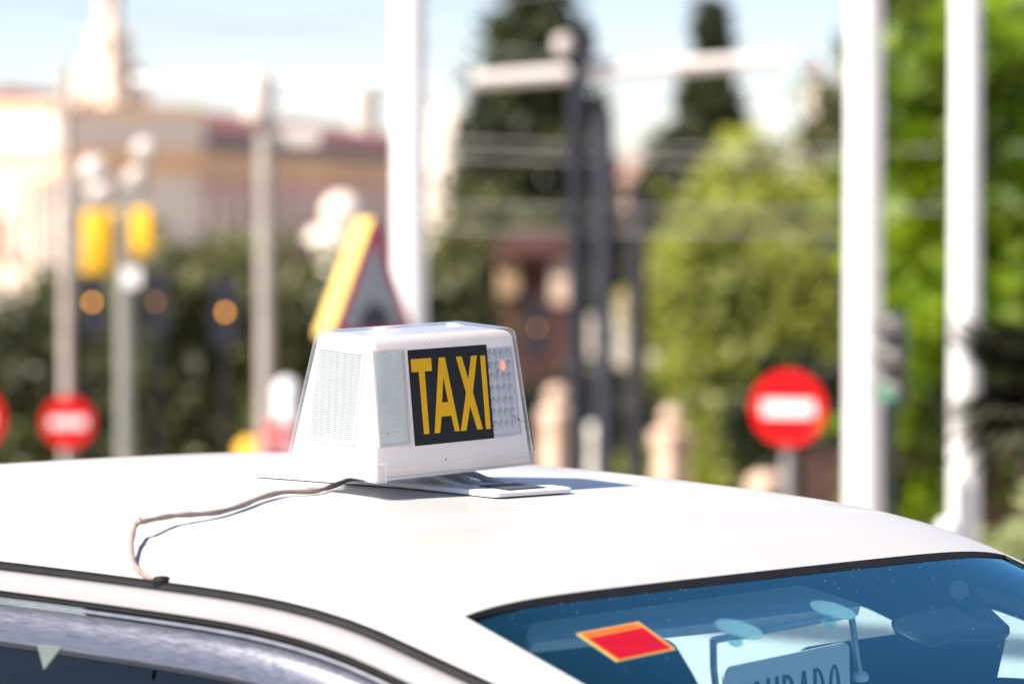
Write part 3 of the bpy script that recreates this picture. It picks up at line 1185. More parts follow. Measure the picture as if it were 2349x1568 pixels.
def glyph(ch, x0, wd, h, zb):
    """condensed bold capitals as outlines with a counter: lists of convex-ish strips"""
    t = wd * .30
    ss = []
    if ch == 'O' or ch == 'C':
        n_ = 28
        for j in range(n_):
            a0, a1 = 2 * math.pi * j / n_, 2 * math.pi * (j + 1) / n_
            if ch == 'C' and (a0 < .75 or a0 > 2 * math.pi - .8):
                continue
            q = []
            for a_, rr in ((a0, 1), (a1, 1), (a1, 0), (a0, 0)):
                hx, hz = (wd / 2, h / 2) if rr else (wd / 2 - t, h / 2 - t * .75)
                q.append((x0 + wd / 2 + hx * math.cos(a_), zb + h / 2 + hz * math.sin(a_)))
            ss.append(q)
    elif ch == 'U':
        ss.append([(x0, zb + wd / 2), (x0 + t, zb + wd / 2), (x0 + t, zb + h), (x0, zb + h)])
        ss.append([(x0 + wd - t, zb + wd / 2), (x0 + wd, zb + wd / 2), (x0 + wd, zb + h), (x0 + wd - t, zb + h)])
        for j in range(12):
            a0, a1 = math.pi + math.pi * j / 12, math.pi + math.pi * (j + 1) / 12
            ss.append([(x0 + wd / 2 + wd / 2 * math.cos(a0), zb + wd / 2 + wd / 2 * math.sin(a0)), (x0 + wd / 2 + wd / 2 * math.cos(a1), zb + wd / 2 + wd / 2 * math.sin(a1)),
                       (x0 + wd / 2 + (wd / 2 - t) * math.cos(a1), zb + wd / 2 + (wd / 2 - t) * math.sin(a1)), (x0 + wd / 2 + (wd / 2 - t) * math.cos(a0), zb + wd / 2 + (wd / 2 - t) * math.sin(a0))])
    elif ch in 'PD':
        zc, hz = (zb + h * .70, h * .30) if ch == 'P' else (zb + h / 2, h / 2)
        ss.append([(x0, zb), (x0 + t, zb), (x0 + t, zb + h), (x0, zb + h)])
        for j in range(14):
            a0, a1 = -math.pi / 2 + math.pi * j / 14, -math.pi / 2 + math.pi * (j + 1) / 14
            ss.append([(x0 + t + (wd - t) * math.cos(a0), zc + hz * math.sin(a0)), (x0 + t + (wd - t) * math.cos(a1), zc + hz * math.sin(a1)),
                       (x0 + t + (wd - 2 * t) * math.cos(a1), zc + (hz - t * .7) * math.sin(a1)), (x0 + t + (wd - 2 * t) * math.cos(a0), zc + (hz - t * .7) * math.sin(a0))])
    elif ch == 'A':
        c = x0 + wd / 2
        ss.append([(x0, zb), (x0 + t, zb), (c + t * .05, zb + h * .86), (c - t * .5, zb + h), ])
        ss.append([(x0 + wd - t, zb), (x0 + wd, zb), (c + t * .5, zb + h), (c - t * .05, zb + h * .86)])
        ss.append([(c - t * .5, zb + h), (c - t * .05, zb + h * .86), (c + t * .05, zb + h * .86), (c + t * .5, zb + h)])
        ss.append([(x0 + wd * .24, zb + h * .22), (x0 + wd * .76, zb + h * .22), (x0 + wd * .70, zb + h * .36), (x0 + wd * .30, zb + h * .36)])
    return ss


gw, gap = pw * .098, pw * .026
gh = pw * .27
x = (pw - 7 * gw - 6 * gap) / 2
for ch in 'OCUPADO':
    m = MB()
    for k, q in enumerate(glyph(ch, x, gw, gh, -pw * .095 - gh)):
        o_ = .0003 + (.0004 if k % 2 and ch == 'A' else 0)
        m.add([pp(a_, c, o_) for a_, c in q], [(0, 1, 2, 3)])
    m.build('letter', M_ink, plate_o)
    x += gw + gap
# rods: crossbar under the suction cups, and two legs
c1, c2 = (surfhit(1695, 1440, -.010), surfhit(1910, 1396, -.010))
bar_l, bar_r = pl(1636, 1467), pl(1958, 1408)
m = MB()
m.tube([bar_l - po, pl(1790, 1437) - po, bar_r - po], .0042, 10)
m.build('crossbar', M_rod, ocu, smooth=True)
for a_, b_, c_ in (((1636, 1464), (1637, 1530), (1650, 1650)), ((1954, 1418), (1962, 1480), (1972, 1546))):
    m = MB()
    m.tube([pl(*a_) - po, pl(*b_) - po, pl(*c_) - po], .0042, 10)
    m.build('rod', M_rod, ocu, smooth=True)
m = MB().lathe([(.003, -.006), (.009, -.004), (.010, .002), (.006, .007)], 14, Matrix.Translation(pl(1974, 1552) - po))
m.build('rod_foot', M_platew, ocu, smooth=True)
for px, py in ((1695, 1440), (1911, 1397)):
    ls = surfhit(px, py, -.007)
    nn = (M_car.to_3x3() @ skin_normal(ls)).normalized()
    RM = Matrix.Translation((M_car @ ls) - po) @ nn.to_track_quat('Z', 'Y').to_matrix().to_4x4()
    m = MB().lathe([(.027, 0), (.0265, -.0015), (.018, -.004), (.009, -.007), (.007, -.013), (.009, -.017), (.005, -.02)], 24, RM)
    m.build('suction_cup', M_clear, ocu, smooth=True)

# ---------------------------------------------------------------- street furniture behind the taxi
def base_at(px, d):
    p = at(px, 784, d)
    return Vector((p.x, p.y, ground_z(p.y)))


def zat(py, d, px=CX):
    return at(px, py, d).z


def pole(name, px, d, y_top, rad, material, label, cat, group=None, n=20, collars=(), foot=True):
    """a round post with a foot plate and collars; y_top is the photo height of its top"""
    bp_ = base_at(px, d)
    o = thing(name, bp_, label, cat, group)
    h = zat(y_top, d, px) - bp_.z
    MB().lathe([(rad * 1.02, 0), (rad, h * .4), (rad * .97, h)], n).build('shaft', material, o, smooth=True)
    if foot:
        MB().lathe([(rad * 2.1, 0), (rad * 2.1, .03), (rad * 1.35, .06), (rad * 1.25, .22), (rad * 1.05, .25)], n).build('foot', material, o, smooth=True)
    for py in collars:
        z = zat(py, d, px) - bp_.z
        MB().lathe([(rad * 1.0, -.05), (rad * 1.18, -.045), (rad * 1.18, .045), (rad * 1.0, .05)], n, Matrix.Translation((0, 0, z))).build('collar', material, o, smooth=True)
    return o


G_POLE = 'tall white poles behind the taxi'
pole('white_pole', 940, 17.0, -500, .075, M_whitepost, 'thick white pole rising behind the triangular warning sign', 'pole', G_POLE)
pole('white_pole', 1981, 17.0, -500, .080, M_whitepost, 'thick white pole with the traffic signal on its side, right of the red disc', 'pole', G_POLE)
pole('white_pole', 2214, 17.0, -500, .068, M_whitepost, 'white pole crossed by dark palm fronds near the right edge', 'pole', G_POLE)

# slim grey posts on the left
p_ = pole('lamp_post', 152, 30.0, 150, .046, mat('tan_post', (0.48, 0.40, 0.36), rough=0.5, noise=0.2, nscale=3), 'slim brownish lamp post with pale globes, left of the yellow signal', 'lamp post')
bp_ = base_at(152, 30.0)
for k, (gx, gy, r_) in enumerate(((215, 395, .13), (312, 408, .09), (332, 345, .10), (235, 440, .12))):
    c = at(gx, gy, 30.0) - bp_
    MB().lathe([(.02, -r_), (r_ * .6, -r_ * .8), (r_ * .95, -r_ * .3), (r_ * .95, r_ * .3), (r_ * .6, r_ * .8), (.02, r_)], 16, Matrix.Translation(c)).build('globe', M_globe, p_, smooth=True)
    z0 = c.z - r_ - .2
    MB().tube([(0, 0, z0 - .1), (c.x * .6, c.y, z0 - .12), (c.x, c.y, z0), (c.x, c.y, c.z - r_ * .9)], .022, 8).build('bracket', M_greypost, p_, smooth=True)

p_ = pole('signal_post', 287, 26.0, 470, .060, mat('olive_post', (0.24, 0.24, 0.21), rough=0.5, noise=0.2, nscale=3), 'grey-green post carrying two yellow signal heads at the left', 'traffic signal')
bp_ = base_at(287, 26.0)


def signal_head(parent, base, cx_, y0, y1, d, wpx, material, lens_cols, yaw, visor=None):
    """three-lamp head: housing, visors and lenses; yaw 0 faces the camera"""
    c0, c1 = at(cx_, y1, d), at(cx_, y0, d)
    h = c1.z - c0.z
    wd = wpx / FPX * d
    RM = Matrix.Translation(Vector((c0.x, c0.y, c0.z)) - base) @ Matrix.Rotation(yaw, 4, 'Z')
    m = MB()
    m.loft([[(x, y, z) for x, y in rrect(wd * q, wd * .8 * q, wd * .15)] for z, q in ((0, .9), (.03, 1), (h - .03, 1), (h, .9))])
    hd = m.build('signal_head', material, parent, smooth=True)
    hd.matrix_local = RM
    n_ = len(lens_cols)
    for k, lm in enumerate(lens_cols):
        zc = h * (n_ - k - .5) / n_
        r_ = min(wd * .40, h / n_ * .42)
        FM = Matrix.Translation((0, -wd * .4, zc)) @ Matrix.Rotation(math.pi / 2, 4, 'X')
        l_ = MB().lathe([(r_, 0), (r_ * .9, .02), (r_ * .5, .035), (.01, .04)], 18, FM).build('signal_lens', lm, hd, smooth=True)
        vv, ff = [], []
        for j in range(13):
            a_ = -.35 + (math.pi + .7) * j / 12
            for yy in (0.0, -wd * .75):
                for rr in (1.05, 1.13):
                    vv.append((r_ * rr * math.cos(a_), -wd * .4 + yy, zc + r_ * rr * math.sin(a_)))
        for j in range(12):
            a_ = j * 4
            ff += [(a_, a_ + 4, a_ + 6, a_ + 2), (a_ + 1, a_ + 3, a_ + 7, a_ + 5), (a_ + 2, a_ + 6, a_ + 7, a_ + 3)]
        MB().add(vv, ff).build('visor', visor or material, hd, smooth=True)
    return hd


M_lensdark = mat('unlit_lens', (0.05, 0.03, 0.03), rough=0.2, noise=0.2)
M_green = mat('green_lamp', (0.02, 0.32, 0.17), rough=0.2, noise=0.1, emit=(0.0, 0.5, 0.28), estr=0.22)
M_amber = mat('amber_lamp', (0.7, 0.35, 0.03), rough=0.2, noise=0.05, emit=(1.0, 0.42, 0.05), estr=3.0)
M_amber_dim = mat('amber_lamp_dim', (0.4, 0.2, 0.04), rough=0.25, noise=0.05, emit=(0.9, 0.35, 0.06), estr=1.0)
signal_head(p_, bp_, 222, 484, 628, 26.0, 80, M_yellow, [M_lensdark] * 3, R(100))
signal_head(p_, bp_, 330, 478, 580, 26.0, 64, M_yellow, [M_lensdark] * 3, R(-95))
MB().box((-.32, -.02, 0), (.32, .02, .04), Matrix.Translation((-.03, 0, zat(520, 26) - bp_.z))).build('bracket', M_darkpost, p_)
MB().box((-.06, -.06, 0), (.06, .06, .12), Matrix.Translation((.05, -.05, zat(655, 26) - bp_.z))).build('junction_box', M_signwhite, p_)

p_ = pole('lamp_post', 609, 28.0, 275, .062, mat('warm_grey_post', (0.40, 0.355, 0.32), rough=0.5, noise=0.3, nscale=1.6), 'grey lamp post with a white head and long white arms, left of the warning sign', 'lamp post')
bp_ = base_at(609, 28.0)
zt = zat(275, 28) - bp_.z
MB().lathe([(.07, 0), (.12, .03), (.125, .3), (.09, .36), (.03, .38)], 18, Matrix.Translation((-.05, 0, zt - .02))).build('lamp_head', M_globe, p_, smooth=True)
a0, a1 = at(300, 187, 28) - bp_, at(985, 190, 28) - bp_
MB().tube([a0, (a0 + a1) / 2 + Vector((0, 0, .01)), a1], .036, 10).build('arm', mat('arm_white', (0.8, 0.8, 0.8), rough=0.4, noise=0.04), p_, smooth=True)
c = at(680, 315, 28) - bp_
MB().loft([[(c.x + x, c.y - .1 + .03 * q, c.z + z) for x, z in rrect(.36, .12, .05)] for q in (0, 1, 2)]).build('name_plate', M_globe, p_)
MB().box((0, -.08, -.02), (c.x - .1, 0, .02), Matrix.Translation((0, 0, c.z))).build('plate_bracket', M_greypost, p_)
c = at(835, 240, 28) - bp_
MB().lathe([(.02, -.22), (.09, -.2), (.11, 0), (.1, .14), (.03, .17)], 16, Matrix.Translation(c)).build('lamp', M_globe, p_, smooth=True)

# dark posts in the middle
p_ = pole('mast', 1325, 30.0, 130, .078, M_darkpost, 'dark grey mast with dark lantern and pale bar for a wire highlight beside the tall cypress', 'mast', collars=(338, 400))
bp_ = base_at(1325, 30.0)
zt = zat(130, 30) - bp_.z
MB().box((-.1, -.09, 0), (.11, .09, .2), Matrix.Translation((.03, 0, zt))).build('lantern', M_darkpost, p_)
MB().lathe([(.02, -.08), (.07, -.06), (.085, 0), (.07, .06), (.02, .08)], 14, Matrix.Translation((-.11, -.1, zt + .09))).build('lamp_glass', M_globe, p_, smooth=True)
a0, a1 = at(1085, 184, 29.8) - bp_, at(1800, 136, 30.2) - bp_
mm = MB().tube([a0, a0.lerp(a1, .5), a1], .062, 10)
mm.build('wire_highlight', mat('highlight_cream', (0.78, 0.72, 0.68), rough=0.45, noise=0.05), p_, smooth=True)  # solid bar standing in for the blurred highlight along a hung wire
pole('dark_post', 1386, 28.0, 262, .072, mat('slate_post', (0.04, 0.042, 0.056), rough=0.5, spec=0.25, noise=0.3, nscale=2), 'blue-grey post standing just right of the lantern mast', 'post', collars=(505,))
pole('dark_post', 1462, 34.0, 430, .09, mat('dim_post', (0.04, 0.038, 0.042), rough=0.6, spec=0.2, noise=0.4, nscale=1.5), 'dim grey post left of the yellow-green tree', 'post')


# round no-entry signs
def no_entry(px, py, d, rpx, label, tilt=0.0, material=M_red, post_m=M_greypost, post_up=None):
    b0 = base_at(px, d)
    o = thing('road_sign', b0, label, 'road sign', 'round red no-entry signs')
    c = at(px, py, d) - b0
    r_ = rpx / FPX * d
    RM = Matrix.Translation(c) @ Matrix.Rotation(tilt, 4, 'Z') @ Matrix.Rotation(math.pi / 2, 4, 'X')
    dk = MB().lathe([(r_ * .98, -.02), (r_, -.012), (r_, .012), (r_ * .98, .016)], 40, RM).build('disc', material, o, smooth=True)
    m = MB()
    BM = Matrix.Translation(c) @ Matrix.Rotation(tilt, 4, 'Z')
    m.loft([[Vector((x, -.021 + yy, z)) for x, z in rrect(r_ * 1.42, r_ * .40, r_ * .04)] for yy in (0.004, 0)])
    m.v = [tuple(BM @ Vector(q)) for q in m.v]
    m.build('bar', M_signwhite, dk)
    top = zat(post_up, d, px) - b0.z if post_up is not None else c.z + r_ * .6
    MB().lathe([(.036, 0), (.036, top)], 14, Matrix.Translation((0, .06, 0))).build('post', post_m, o, smooth=True)
    return o


no_entry(1809, 936, 24.0, 84, 'bright red round no-entry sign on a grey post, left of a white pole', R(-12))
no_entry(156, 968, 24.0, 58, 'red round no-entry sign low at the left, under the slim lamp post', R(8))
no_entry(-80, 960, 22.0, 88, 'red no-entry sign cut off by the left picture edge', R(10))
no_entry(638, 1000, 24.0, 36, 'red and white disc partly hidden behind the white rounded marker', R(15))

# triangular warning sign, a deep box with yellow sides
TD = 14.5
b0 = base_at(850, TD)
tri = thing('warning_sign', b0, 'triangular red-bordered warning sign with a deep yellow side, above the TAXI sign', 'road sign')
kx = TD / FPX
th = R(29)
FM = Matrix.Translation(at(858, 640, TD) - b0) @ Matrix.Rotation(th, 4, 'Z')
fxs = 1 / math.cos(th)


def tf(x, z, off):
    return FM @ Vector((x * kx * fxs, -off, z * kx))


apex, bl_, br_ = (0, 150), (-103, -140), (96, -140)


def scale_tri(q, ox=0, oz=0):
    cx_, cz_ = -2, -43
    return fillet([(cx_ + (x - cx_) * q + ox, cz_ + (z - cz_) * q + oz) for x, z in (apex, bl_, br_)], 22 * q, 5)


dp = 40 * kx / math.sin(th)
m = MB()
m.prism(scale_tri(1.0), tf, -dp, 0)
m.build('box', M_paleyellow, tri, smooth=True, angle=40)
m = MB()
m.prism(scale_tri(.985), tf, .0005, .004)
M_tri_red = mat('tri_red', (0.42, 0.01, 0.05), rough=0.4, noise=0.1)
fc = m.build('border', M_tri_red, tri)
m = MB()
m.prism(scale_tri(.72), tf, .0045, .006)
m.build('face', mat('tri_white', (0.27, 0.29, 0.32), rough=0.5, noise=0.08), fc)
# dark pictogram: a small car-like group with two rounded humps
m = MB()
m.prism(fillet([(-34, -112), (34, -112), (34, -80), (22, -74), (14, -55), (-14, -55), (-22, -74), (-34, -80)], 8, 3), tf, .0065, .008)
m.build('pictogram', mat('tri_black', (0.03, 0.035, 0.045), rough=0.6, noise=0.1), fc)
top = zat(770, TD) - b0.z
MB().lathe([(.03, 0), (.03, top)], 12, Matrix.Translation((0.01, .06, 0))).build('post', M_greypost, tri, smooth=True)

# traffic signal on the white pole
b0 = base_at(2046, 16.6)
ts = thing('traffic_signal', b0, 'black traffic signal with green lit lens beside the white pole', 'traffic signal')
MB().lathe([(.03, 0), (.03, zat(890, 16.6) - b0.z)], 12, Matrix.Translation((.0, .1, 0))).build('post', M_darkpost, ts, smooth=True)
signal_head(ts, b0, 2052, 715, 935, 16.6, 52, M_darkgloss, [M_lensdark, M_lensdark, M_green], R(-38), mat('pale_visor', (0.6, 0.57, 0.5), rough=0.5, noise=0.15))

# amber lamps glowing in front of the hedge
for px, py, d, r_, mt, lb in ((516, 716, 34, .022, M_amber, 'bright amber lamp on a thin dark post in front of the left hedge'),
                              (357, 692, 36, .02, M_amber_dim, 'dim brownish lamp on a thin post, left of the bright amber lamp'),
                              (211, 693, 34, .022, M_amber, 'yellow lamp low behind the yellow signal heads'),
                              (1232, 752, 40, .02, M_amber_dim, 'faint gold lamp on a post above the right end of the taxi sign')):
    b0 = base_at(px, d)
    o = thing('amber_lamp', b0, lb, 'lamp', 'small amber lamps among the greenery')
    c = at(px, py, d) - b0
    MB().lathe([(.02, 0), (.02, c.z + .1)], 10, Matrix.Translation((0, .1, 0))).build('post', M_darkpost, o, smooth=True)
    hd = MB().loft([[(x + c.x, c.y + y, c.z + z) for x, z in rrect(.24, .62, .05)] for y in (.02, .16)]).build('head', M_darkpost, o)
    FM2 = Matrix.Translation(c) @ Matrix.Rotation(math.pi / 2, 4, 'X')
    MB().lathe([(r_, -.018), (r_ * .9, .01), (r_ * .5, .03), (.005, .035)], 16, FM2).build('lens', mt, hd, smooth=True)


# white rounded marker, yellow bollard, white bollard
def bollard(px, y_top, d, wpx, material, label, cat='bollard'):
    b0 = base_at(px, d)
    o = thing('bollard', b0, label, cat)
    h = zat(y_top, d, px) - b0.z
    r_ = wpx / FPX * d / 2
    MB().lathe([(r_, 0), (r_, h - r_), (r_ * .87, h - r_ * .5), (r_ * .5, h - r_ * .13), (r_ * .05, h)], 20).build('body', material, o, smooth=True)
    MB().lathe([(r_ * 1.35, 0), (r_ * 1.35, .05), (r_ * 1.02, .1)], 20).build('foot', M_greypost, o, smooth=True)
    return o


bollard(657, 866, 26, 56, M_whitepost, 'white rounded marker post just left of the taxi sign', 'marker post')
bollard(572, 1003, 30, 66, M_yellow, 'yellow bollard top showing over the roof, left of the white marker')
bollard(2172, 1190, 16, 44, M_whitepost, 'white bollard head peeping over the roof by the right pole')


# stone gate pillars with ball tops in the middle distance
M_peach = mat('peach_stone', (0.56, 0.37, 0.26), rough=0.85, noise=0.25, nscale=2.2, col2=(0.66, 0.52, 0.42))
M_palest = mat('pale_stone', (0.62, 0.6, 0.52), rough=0.85, noise=0.15, nscale=2.5)


def stone_post(px, y_top, d, wpx, material, label, ball=True, bands=3, h_band=.22):
    b0 = base_at(px, d)
    o = thing('stone_pillar', b0, label, 'pillar', 'stone pillars among the trees')
    h = zat(y_top, d, px) - b0.z
    w_ = wpx / FPX * d
    rot = Matrix.Rotation(R(38), 4, 'Z')
    hb = h - w_ * (0.75 if ball else 0)
    MB().loft([[rot @ Vector((x, y, z)) for x, y in rrect(w_ * q, w_ * q, w_ * .06)] for z, q in ((0, .95), (.3, .95), (.32, .82), (hb - .25, .80))]).build('shaft', material, o)
    for k in range(bands):
        z = hb - .30 - k * h_band * 1.6
        MB().loft([[rot @ Vector((x, y, z + zz)) for x, y in rrect(w_ * .9, w_ * .9, w_ * .06)] for zz in (0, h_band)]).build('band', material, o)
    MB().loft([[rot @ Vector((x, y, z)) for x, y in rrect(w_ * q, w_ * q, w_ * .05)] for z, q in ((hb - .25, .85), (hb - .18, 1.05), (hb - .06, 1.05), (hb, .6))]).build('cap', material, o)
    if ball:
        r_ = w_ * .36
        MB().lathe([(r_ * math.sin(a_) + .01, hb + r_ - r_ * math.cos(a_)) for a_ in np.linspace(.15, math.pi - .05, 9)], 16).build('ball', material, o, smooth=True)
    return o


stone_post(1278, 882, 44, 66, M_peach, 'peach stone pillar with ball top, right behind the taxi sign')
stone_post(1540, 930, 44, 66, M_peach, 'peach stone pillar right of the dark posts, in front of the yellow-green tree')
stone_post(1366, 972, 40, 62, M_palest, 'low pale stone pillar at the foot of the dark posts', ball=False, bands=1)
stone_post(1762, 1085, 36, 70, M_peach, 'low tan pillar beside the post of the bright red sign', ball=False, bands=1)

stone_post(785, 440, 60, 120, mat('white_stone', (0.82, 0.72, 0.62), rough=0.85, noise=0.12, nscale=2), 'tall pale stone pillar behind the yellow edge of the warning sign', bands=2, h_band=.35)

# dark red kiosk with lit cream panels
KD = 62.0
b0 = base_at(1225, KD)
ki = thing('kiosk', b0, 'dark red kiosk with cream lit panels in the shade of the cypress', 'kiosk')
kx = KD / FPX
zt = zat(555, KD) - b0.z
M_kiosk = mat('kiosk_red', (0.07, 0.022, 0.016), rough=0.7, noise=0.3, nscale=1.5)
MB().box((-85 * kx, 0, 0), (95 * kx, 2.2, zt - .25)).build('walls', M_kiosk, ki)
MB().loft([[(x, y + 1.1, z) for x, y in rrect(200 * kx * q, 2.8 * q, .1)] for z, q in ((zt - .25, 1.0), (zt - .15, 1.02), (zt + .05, .7), (zt + .15, .1))]).build('roof', M_kiosk, ki)
for cx_, y0, y1, wpx, mt in ((1165, 588, 676, 46, mat('kiosk_tan', (0.42, 0.28, 0.16), rough=0.8, noise=0.2)), (1290, 600, 696, 52, M_peach)):
    c0, c1 = at(cx_, y1, KD) - b0, at(cx_, y0, KD) - b0
    MB().loft([[(c0.x + x, -.02 - yy, (c0.z + c1.z) / 2 + z) for x, z in rrect(wpx * kx, c1.z - c0.z, .08)] for yy in (0, .12)]).build('panel', mt, ki)

# railing at the right
RD = 33.0
b0 = base_at(1900, RD)
ra = thing('railing', b0, 'dark brown bar railing behind the two right white poles', 'railing')
M_rail2 = mat('railing_brown', (0.10, 0.045, 0.04), rough=0.6, noise=0.3, nscale=3)
kx = RD / FPX
zt = zat(1040, RD) - b0.z
for zz in (.15, zt - .05):
    MB().box((-60 * kx, -.02, zz), (300 * kx, .02, zz + .05)).build('rail', M_rail2, ra)
bar0 = None
for k in range(46):
    x = (-58 + k * 7.9) * kx
    if bar0 is None:
        bar0 = MB().box((-.011, -.011, .05), (.011, .011, zt + .02)).build('bar', M_rail2, ra)
        o = bar0
    else:
        o = bar0.copy()
        COL.objects.link(o)
        o.parent = ra
    o.location = (x, 0, 0)

# overhead wires between the masts
M_wire = mat('wire_grey', (0.30, 0.29, 0.28), rough=0.5, noise=0.2)
for k, (x0, y0, x1, y1, d, r_, lb) in enumerate(((990, 322, 2700, 330, 31, .012, 'overhead wire crossing the cypress trees, topmost of the low wires'),
                                                 (990, 357, 2700, 352, 33, .014, 'overhead wire just below the topmost low wire'),
                                                 (990, 470, 2700, 462, 31, .012, 'overhead wire crossing the dark posts at mid height'),
                                                 (990, 522, 2700, 508, 33, .014, 'lowest overhead wire crossing the dark posts'),
                                                 (-300, -40, 1700, 160, 40, .010, 'thin high wire sloping down across the sky at the left'),
                                                 (300, 95, 1500, -60, 40, .010, 'thin high wire sloping up across the sky'))):
    a0, a1 = at(x0, y0, d), at(x1, y1, d)
    pts = [a0.lerp(a1, t) - Vector((0, 0, .25 * t * (1 - t))) for t in np.linspace(0, 1, 15)]
    tag(MB().tube(pts, r_, 6).build('overhead_wire', M_wire, smooth=True), lb, 'wire', 'overhead wires', 'thing')

# added low wall, hidden beyond the taxi, to show sunlit white through the windscreen
pc = Vector((1.0, 8.4, 0))
pd = Vector((.80, -.60, 0))
PM = Matrix(((pd.x, .60, 0, pc.x), (pd.y, .80, 0, pc.y), (0, 0, 1, 0), (0, 0, 0, 1)))
fill_wall = thing('parapet', None, 'low white wall added to show sunlit white through the taxi windscreen', 'wall', M=PM)
M_fill_wall = mat('fill_wall_white', (0.78, 0.76, 0.74), rough=0.8, noise=0.12, nscale=3)
MB().box((-2.6, 0, -.6), (2.4, .25, .88)).build('wall_body', M_fill_wall, fill_wall)
MB().box((-2.65, -.05, .88), (2.45, .30, .97)).build('coping', M_fill_wall, fill_wall)

# ---------------------------------------------------------------- far buildings
def P2(px, d):
    p = at(px, 784, d)
    return Vector((p.x, p.y, 0))


BD = 180.0
kx = BD / FPX
# long wing receding to the right
w0, w1 = P2(235, 172), P2(1010, 292)
axis = (w1 - w0)
WLEN = axis.length
axis.normalize()
nrm = Vector((axis.y, -axis.x, 0))
if nrm.y > 0:
    nrm = -nrm
WM = Matrix(((axis.x, -nrm.x, 0, w0.x), (axis.y, -nrm.y, 0, w0.y), (0, 0, 1, ground_z(180)), (0, 0, 0, 1)))
wing = thing('palace_wing', None, 'long mauve building wing with dark red roof, receding behind the hedge', 'building', M=WM)
HW = CAM_Z - ground_z(180)
zt = HW + (450 - 264) * kx
MB().box((0, 0, 0), (WLEN, 9, zt - 2.2)).build('wall', M_mauve, wing)
MB().box((-.2, -.25, zt - 3.0), (WLEN + .2, 0, zt - 1.45)).build('frieze', M_tan, wing)
MB().box((-.4, -.9, zt - 1.45), (WLEN + .4, 9, zt - .55)).build('cornice', M_eave_shade, wing)  # grey-blue paints the shade under the roof edge into the cornice
m = MB()
m.loft([[(x, -1.0, zt - .55), (x, 4.2, zt + 1.1), (x, 9.6, zt - .55)] for x in (-.5, WLEN + .5)])
m.build('roof', M_tile, wing)
win0 = None
for k in range(int(WLEN / 4.2)):
    if win0 is None:
        f_ = MB().box((0, -.12, zt - 6.2), (1.7, .0, zt - 3.6)).build('window', M_cream, wing)
        p_ = MB().box((.25, -.16, zt - 6.0), (1.45, -.121, zt - 3.85)).build('pane', M_window, f_)
        win0 = (f_, p_)
    else:
        f_ = win0[0].copy()
        COL.objects.link(f_)
        f_.parent = wing
        p_ = win0[1].copy()
        COL.objects.link(p_)
        p_.parent = f_
    f_.location.x = 1.4 + k * 4.2

# sunlit pavilion with its tower, at the left
TM = Matrix.Translation(P2(70, 170) + Vector((0, 0, ground_z(170)))) @ Matrix.Rotation(R(-46), 4, 'Z')
pav = thing('pavilion', None, 'sunlit cream pavilion with banded cornice at the left edge', 'building', M=TM)
kx = 170 / FPX
zr = CAM_Z - ground_z(170) + (450 - 238) * kx
MB().box((-9, 0, 0), (2.0, 8, zr - 3.2)).build('wall', M_cream, pav)
MB().box((-9.1, -.1, zr - 3.2), (2.1, 8, zr - 2.0)).build('frieze', M_tan, pav)
MB().box((-9.4, -.4, zr - 2.0), (2.4, 8, zr - .45)).build('cornice', M_cream, pav)
MB().box((-9.6, -.6, zr - .45), (2.6, 8, zr - .12)).build('coping', M_tan, pav)
MB().box((-9.2, -.2, zr - .12), (2.2, 8, zr)).build('parapet', M_cream, pav)
for x in (-7.4, -5.0, -2.6, -.2, 1.3):
    MB().lathe([(.38, .3), (.34, zr - 3.9), (.48, zr - 3.5), (.5, zr - 3.25)], 14, Matrix.Translation((x, -.42, 0))).build('column', M_cream, pav, smooth=True)
    MB().box((x - .6, -1.0, 0), (x + .6, .0, .3)).build('plinth', M_cream, pav)
for x in (-6.8, -4.4, -2.0):
    f_ = MB().box((x, -.08, 1.2), (x + 1.2, 0, 3.6)).build('window', M_tan, pav)
    MB().box((x + .15, -.10, 1.3), (x + 1.05, -.081, 3.5)).build('pane', M_window, f_)

b0 = P2(256, 178) + Vector((0, 0, ground_z(178)))
kx = 178 / FPX
tw = thing('tower', None, 'pale stone tower in stepped storeys rising out of the picture, upper left', 'tower', M=Matrix.Translation(b0) @ Matrix.Rotation(R(-40), 4, 'Z'))
M_tower = mat('tower_stone', (0.86, 0.69, 0.56), rough=0.85, noise=0.2, nscale=0.9)


def zpx(y):
    return CAM_Z - b0.z + (450 - y) * kx


prev = None
for (y0, y1, wpx, nm) in ((640, 262, 130, 'base'), (262, 215, 180, 'storey'), (215, 205, 190, 'ledge'), (205, 152, 160, 'storey'), (152, 144, 130, 'ledge'), (144, 78, 94, 'storey'), (78, 70, 84, 'ledge'), (70, -120, 50, 'storey'), (-120, -135, 64, 'ledge'), (-135, -230, 36, 'storey')):
    wv = wpx * kx / 1.41
    MB().loft([[(x, y, z) for x, y in rrect(wv, wv, wv * .04)] for z in (zpx(y0), zpx(y1))]).build(nm, M_tower, tw)
    if nm == 'storey':
        for q in range(2):
            zc, hh = (zpx(y0) + zpx(y1)) / 2, (zpx(y1) - zpx(y0)) * .3
            m = MB()
            m.box((-wv * .16, -wv / 2 - .03, zc - hh), (wv * .16, -wv / 2 - .001, zc + hh), Matrix.Rotation(q * math.pi / 2, 4, 'Z'))
            m.build('window', M_window, tw)
wv = 34 * kx / 1.41
MB().lathe([(wv * .7, zpx(-230)), (wv * .5, zpx(-270)), (.05, zpx(-380))], 8).build('spire', M_tile, tw)

